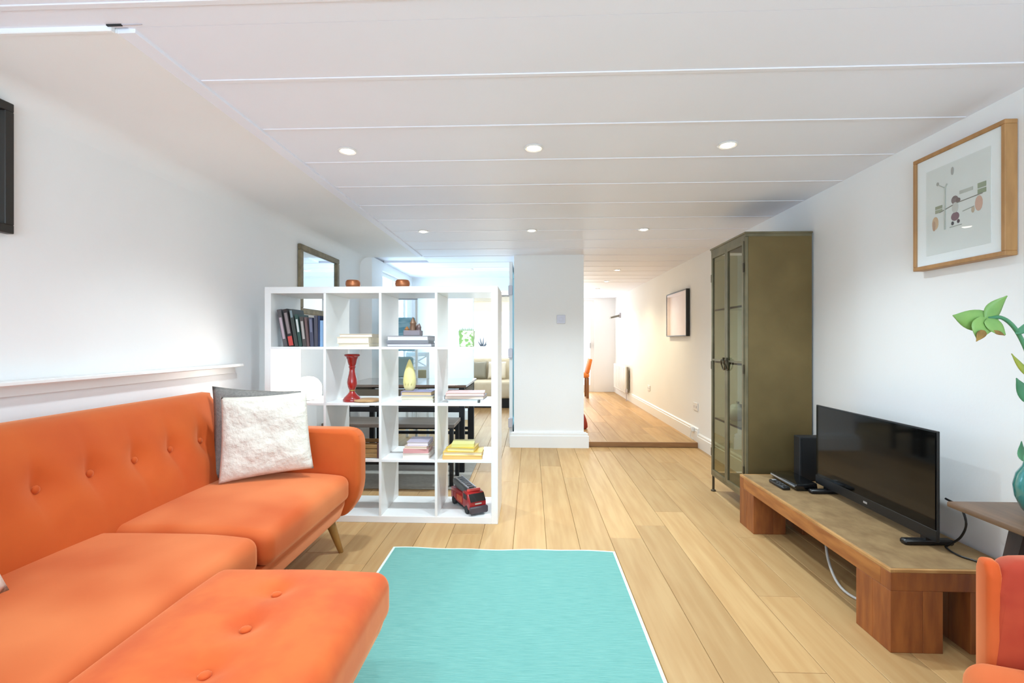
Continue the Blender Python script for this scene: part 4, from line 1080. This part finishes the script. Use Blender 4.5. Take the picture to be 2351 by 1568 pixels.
# coat rack with teal throw
rk = thing('towel_rail', 'free-standing white rail with a grey top bar beside the dining room wall', 'rack', (-1.57, 5.42, 0))
for x in (-1.69, -1.30): obj('post', bx(x-.012, x+.012, 5.40, 5.43, 0, 1.60), WP, rk); obj('foot', bx(x-.015, x+.015, 5.30, 5.53, 0, .02), WP, rk)
obj('top_bar', bx(-1.70, -1.29, 5.40, 5.43, 1.60, 1.65), pm('bar_grey', '#a9adb6', .5), rk)
obj('hook', bx(-1.685, -1.66, 5.38, 5.40, 1.52, 1.56), BLACKM, rk); obj('hook', bx(-1.66, -1.63, 5.38, 5.40, 1.42, 1.44), BLACKM, rk)
tag(obj('teal_throw', box(bmn(), -1.67, -1.318, 5.40, 5.43, 1.02, 1.40, bev=.008), pm('teal_throw', '#76aec4', .9, col2='#a5cede', scale=5, stretch=(1, 1, 6), lo=.42, hi=.58)), 'striped light teal throw hanging on the rail behind the bookcase', 'throw')
tag(obj('storage_bag', box(bmn(), -1.67, -1.325, 5.30, 5.385, .72, .955, bev=.02), pm('sage_bag', '#8fa5a4', .8)), 'grey-green bag on the rail below the teal throw', 'bag')
# garden room: cream sofa, cushions, plant, blind
so = thing('sofa', 'cream sofa in the bright garden room beyond the dining room', 'sofa', (-.6, 8.6, 0))
obj('seat', bx(-1.2, -.24, 8.1, 8.85, .16, .44, bev=.04, seg=2), CREAMF, so, smooth=50)
obj('backrest', bx(-1.2, -.24, 8.85, 9.1, .16, .82, bev=.05, seg=2), CREAMF, so, smooth=50)
obj('arm', bx(-.24, -.19, 8.1, 9.1, .16, .62, bev=.02), CREAMF, so, smooth=50); obj('arm', bx(-1.38, -1.2, 8.1, 9.1, .16, .62, bev=.04), CREAMF, so, smooth=50)
obj('plinth', bx(-1.34, -.2, 8.14, 9.05, 0, .16), BLACKM, so)
for x, lb, m in ((-.98, 'grey cushion on the cream sofa seen through the right cells', pm('cushion_grey', '#9a9686', .9)), (-.62, 'pale cushion in the middle of the cream sofa', pm('cushion_pale', '#f0e6d2', .9))):
    q = thing('cushion', lb, 'cushion', (x, 8.75, .44)); obj('cover', pillow(bmn(), (x-.17, 8.66, .45), (x+.17, 8.66, .45), (x-.17, 8.80, .76), (x+.17, 8.80, .76), .045, 10), m, q, smooth=True)
pl2 = thing('potted_plant', 'dark leaved plant in a white pot on the garden room sill', 'plant', (-.95, 9.4, .78))
bm = bmn(); lathe(bm, [(.06, 0), (.085, .14), (.078, .14), (0, .12)], -.95, 9.42, 20, .84); obj('pot', bm, CERAMIC, pl2, smooth=50)
DARKLEAF = pm('dark_leaf', '#34465a', .5)
for k in range(9):
    a = k*.7; h_ = .16+.1*((k*5) % 4)/3
    bm = bmn(); bmesh.ops.create_cone(bm, cap_ends=True, segments=5, radius1=.022, radius2=.002, depth=h_, matrix=Matrix.Translation((-.95+.1*math.cos(a)*.5, 9.42+.03*math.sin(a), .96+h_/2)) @ Matrix.Rotation(.55*math.cos(a), 4, 'Y'))
    obj('leaf', bm, DARKLEAF, pl2)
struct('trim_5', bx(-1.6, -.2, 9.30, 9.6, .80, .84, bev=.004), TRIMP)
pl2.location.z = .84; ROOT[pl2.name] = Vector((-.95, 9.4, .84))
for c_ in pl2.children: c_.location.z -= .06
bd = thing('roller_blind', 'beige roller blind at the top of the garden room window', 'blind', (-.9, 9.55, 1.9))
obj('cassette', bx(-1.5, -.26, 9.52, 9.595, 1.93, 2.02, bev=.006), pm('blind_cassette', '#c9c4b4', .6), bd)
obj('fabric', bx(-1.48, -.28, 9.55, 9.556, 1.72, 1.93), pm('blind_fabric', '#e9ddc8', .9), bd)

# hallway: orange chair, red pouffe
oc_ = thing('chair', 'orange chair with brown legs at the far end of the hallway', 'chair', (.98, 9.3, STEP))
OR = pm('chair_orange', '#e0863e', .8, col2='#d5762f', scale=6)
obj('seat', bx(.72, 1.10, 9.1, 9.5, .44, .53, bev=.02), OR, oc_, smooth=50)
bm = bmn(); prism(bm, [(1.05, .53), (1.12, .80), (1.16, .79), (1.10, .52)], 'y', 9.1, 9.5, bev=.012); obj('backrest', bm, OR, oc_, smooth=50)
for x in (.74, 1.05):
    for y in (9.12, 9.45): obj('leg', bx(x, x+.045, y, y+.045, STEP, .44), pm('chair_leg_brown', '#8a5c36', .5), oc_)
pf_ = thing('toy_cone', 'small dark red toy mostly hidden behind the white pillar in the hallway', 'toy', (.632, 5.95, STEP))
bm = bmn(); lathe(bm, [(.045, .0), (.066, .02), (.064, .06), (.05, .12), (.03, .17), (.012, .195), (0, .2)], .632, 5.95, 24, STEP); obj('body', bm, pm('toy_dark_red', '#a83a28', .7), pf_, smooth=True)
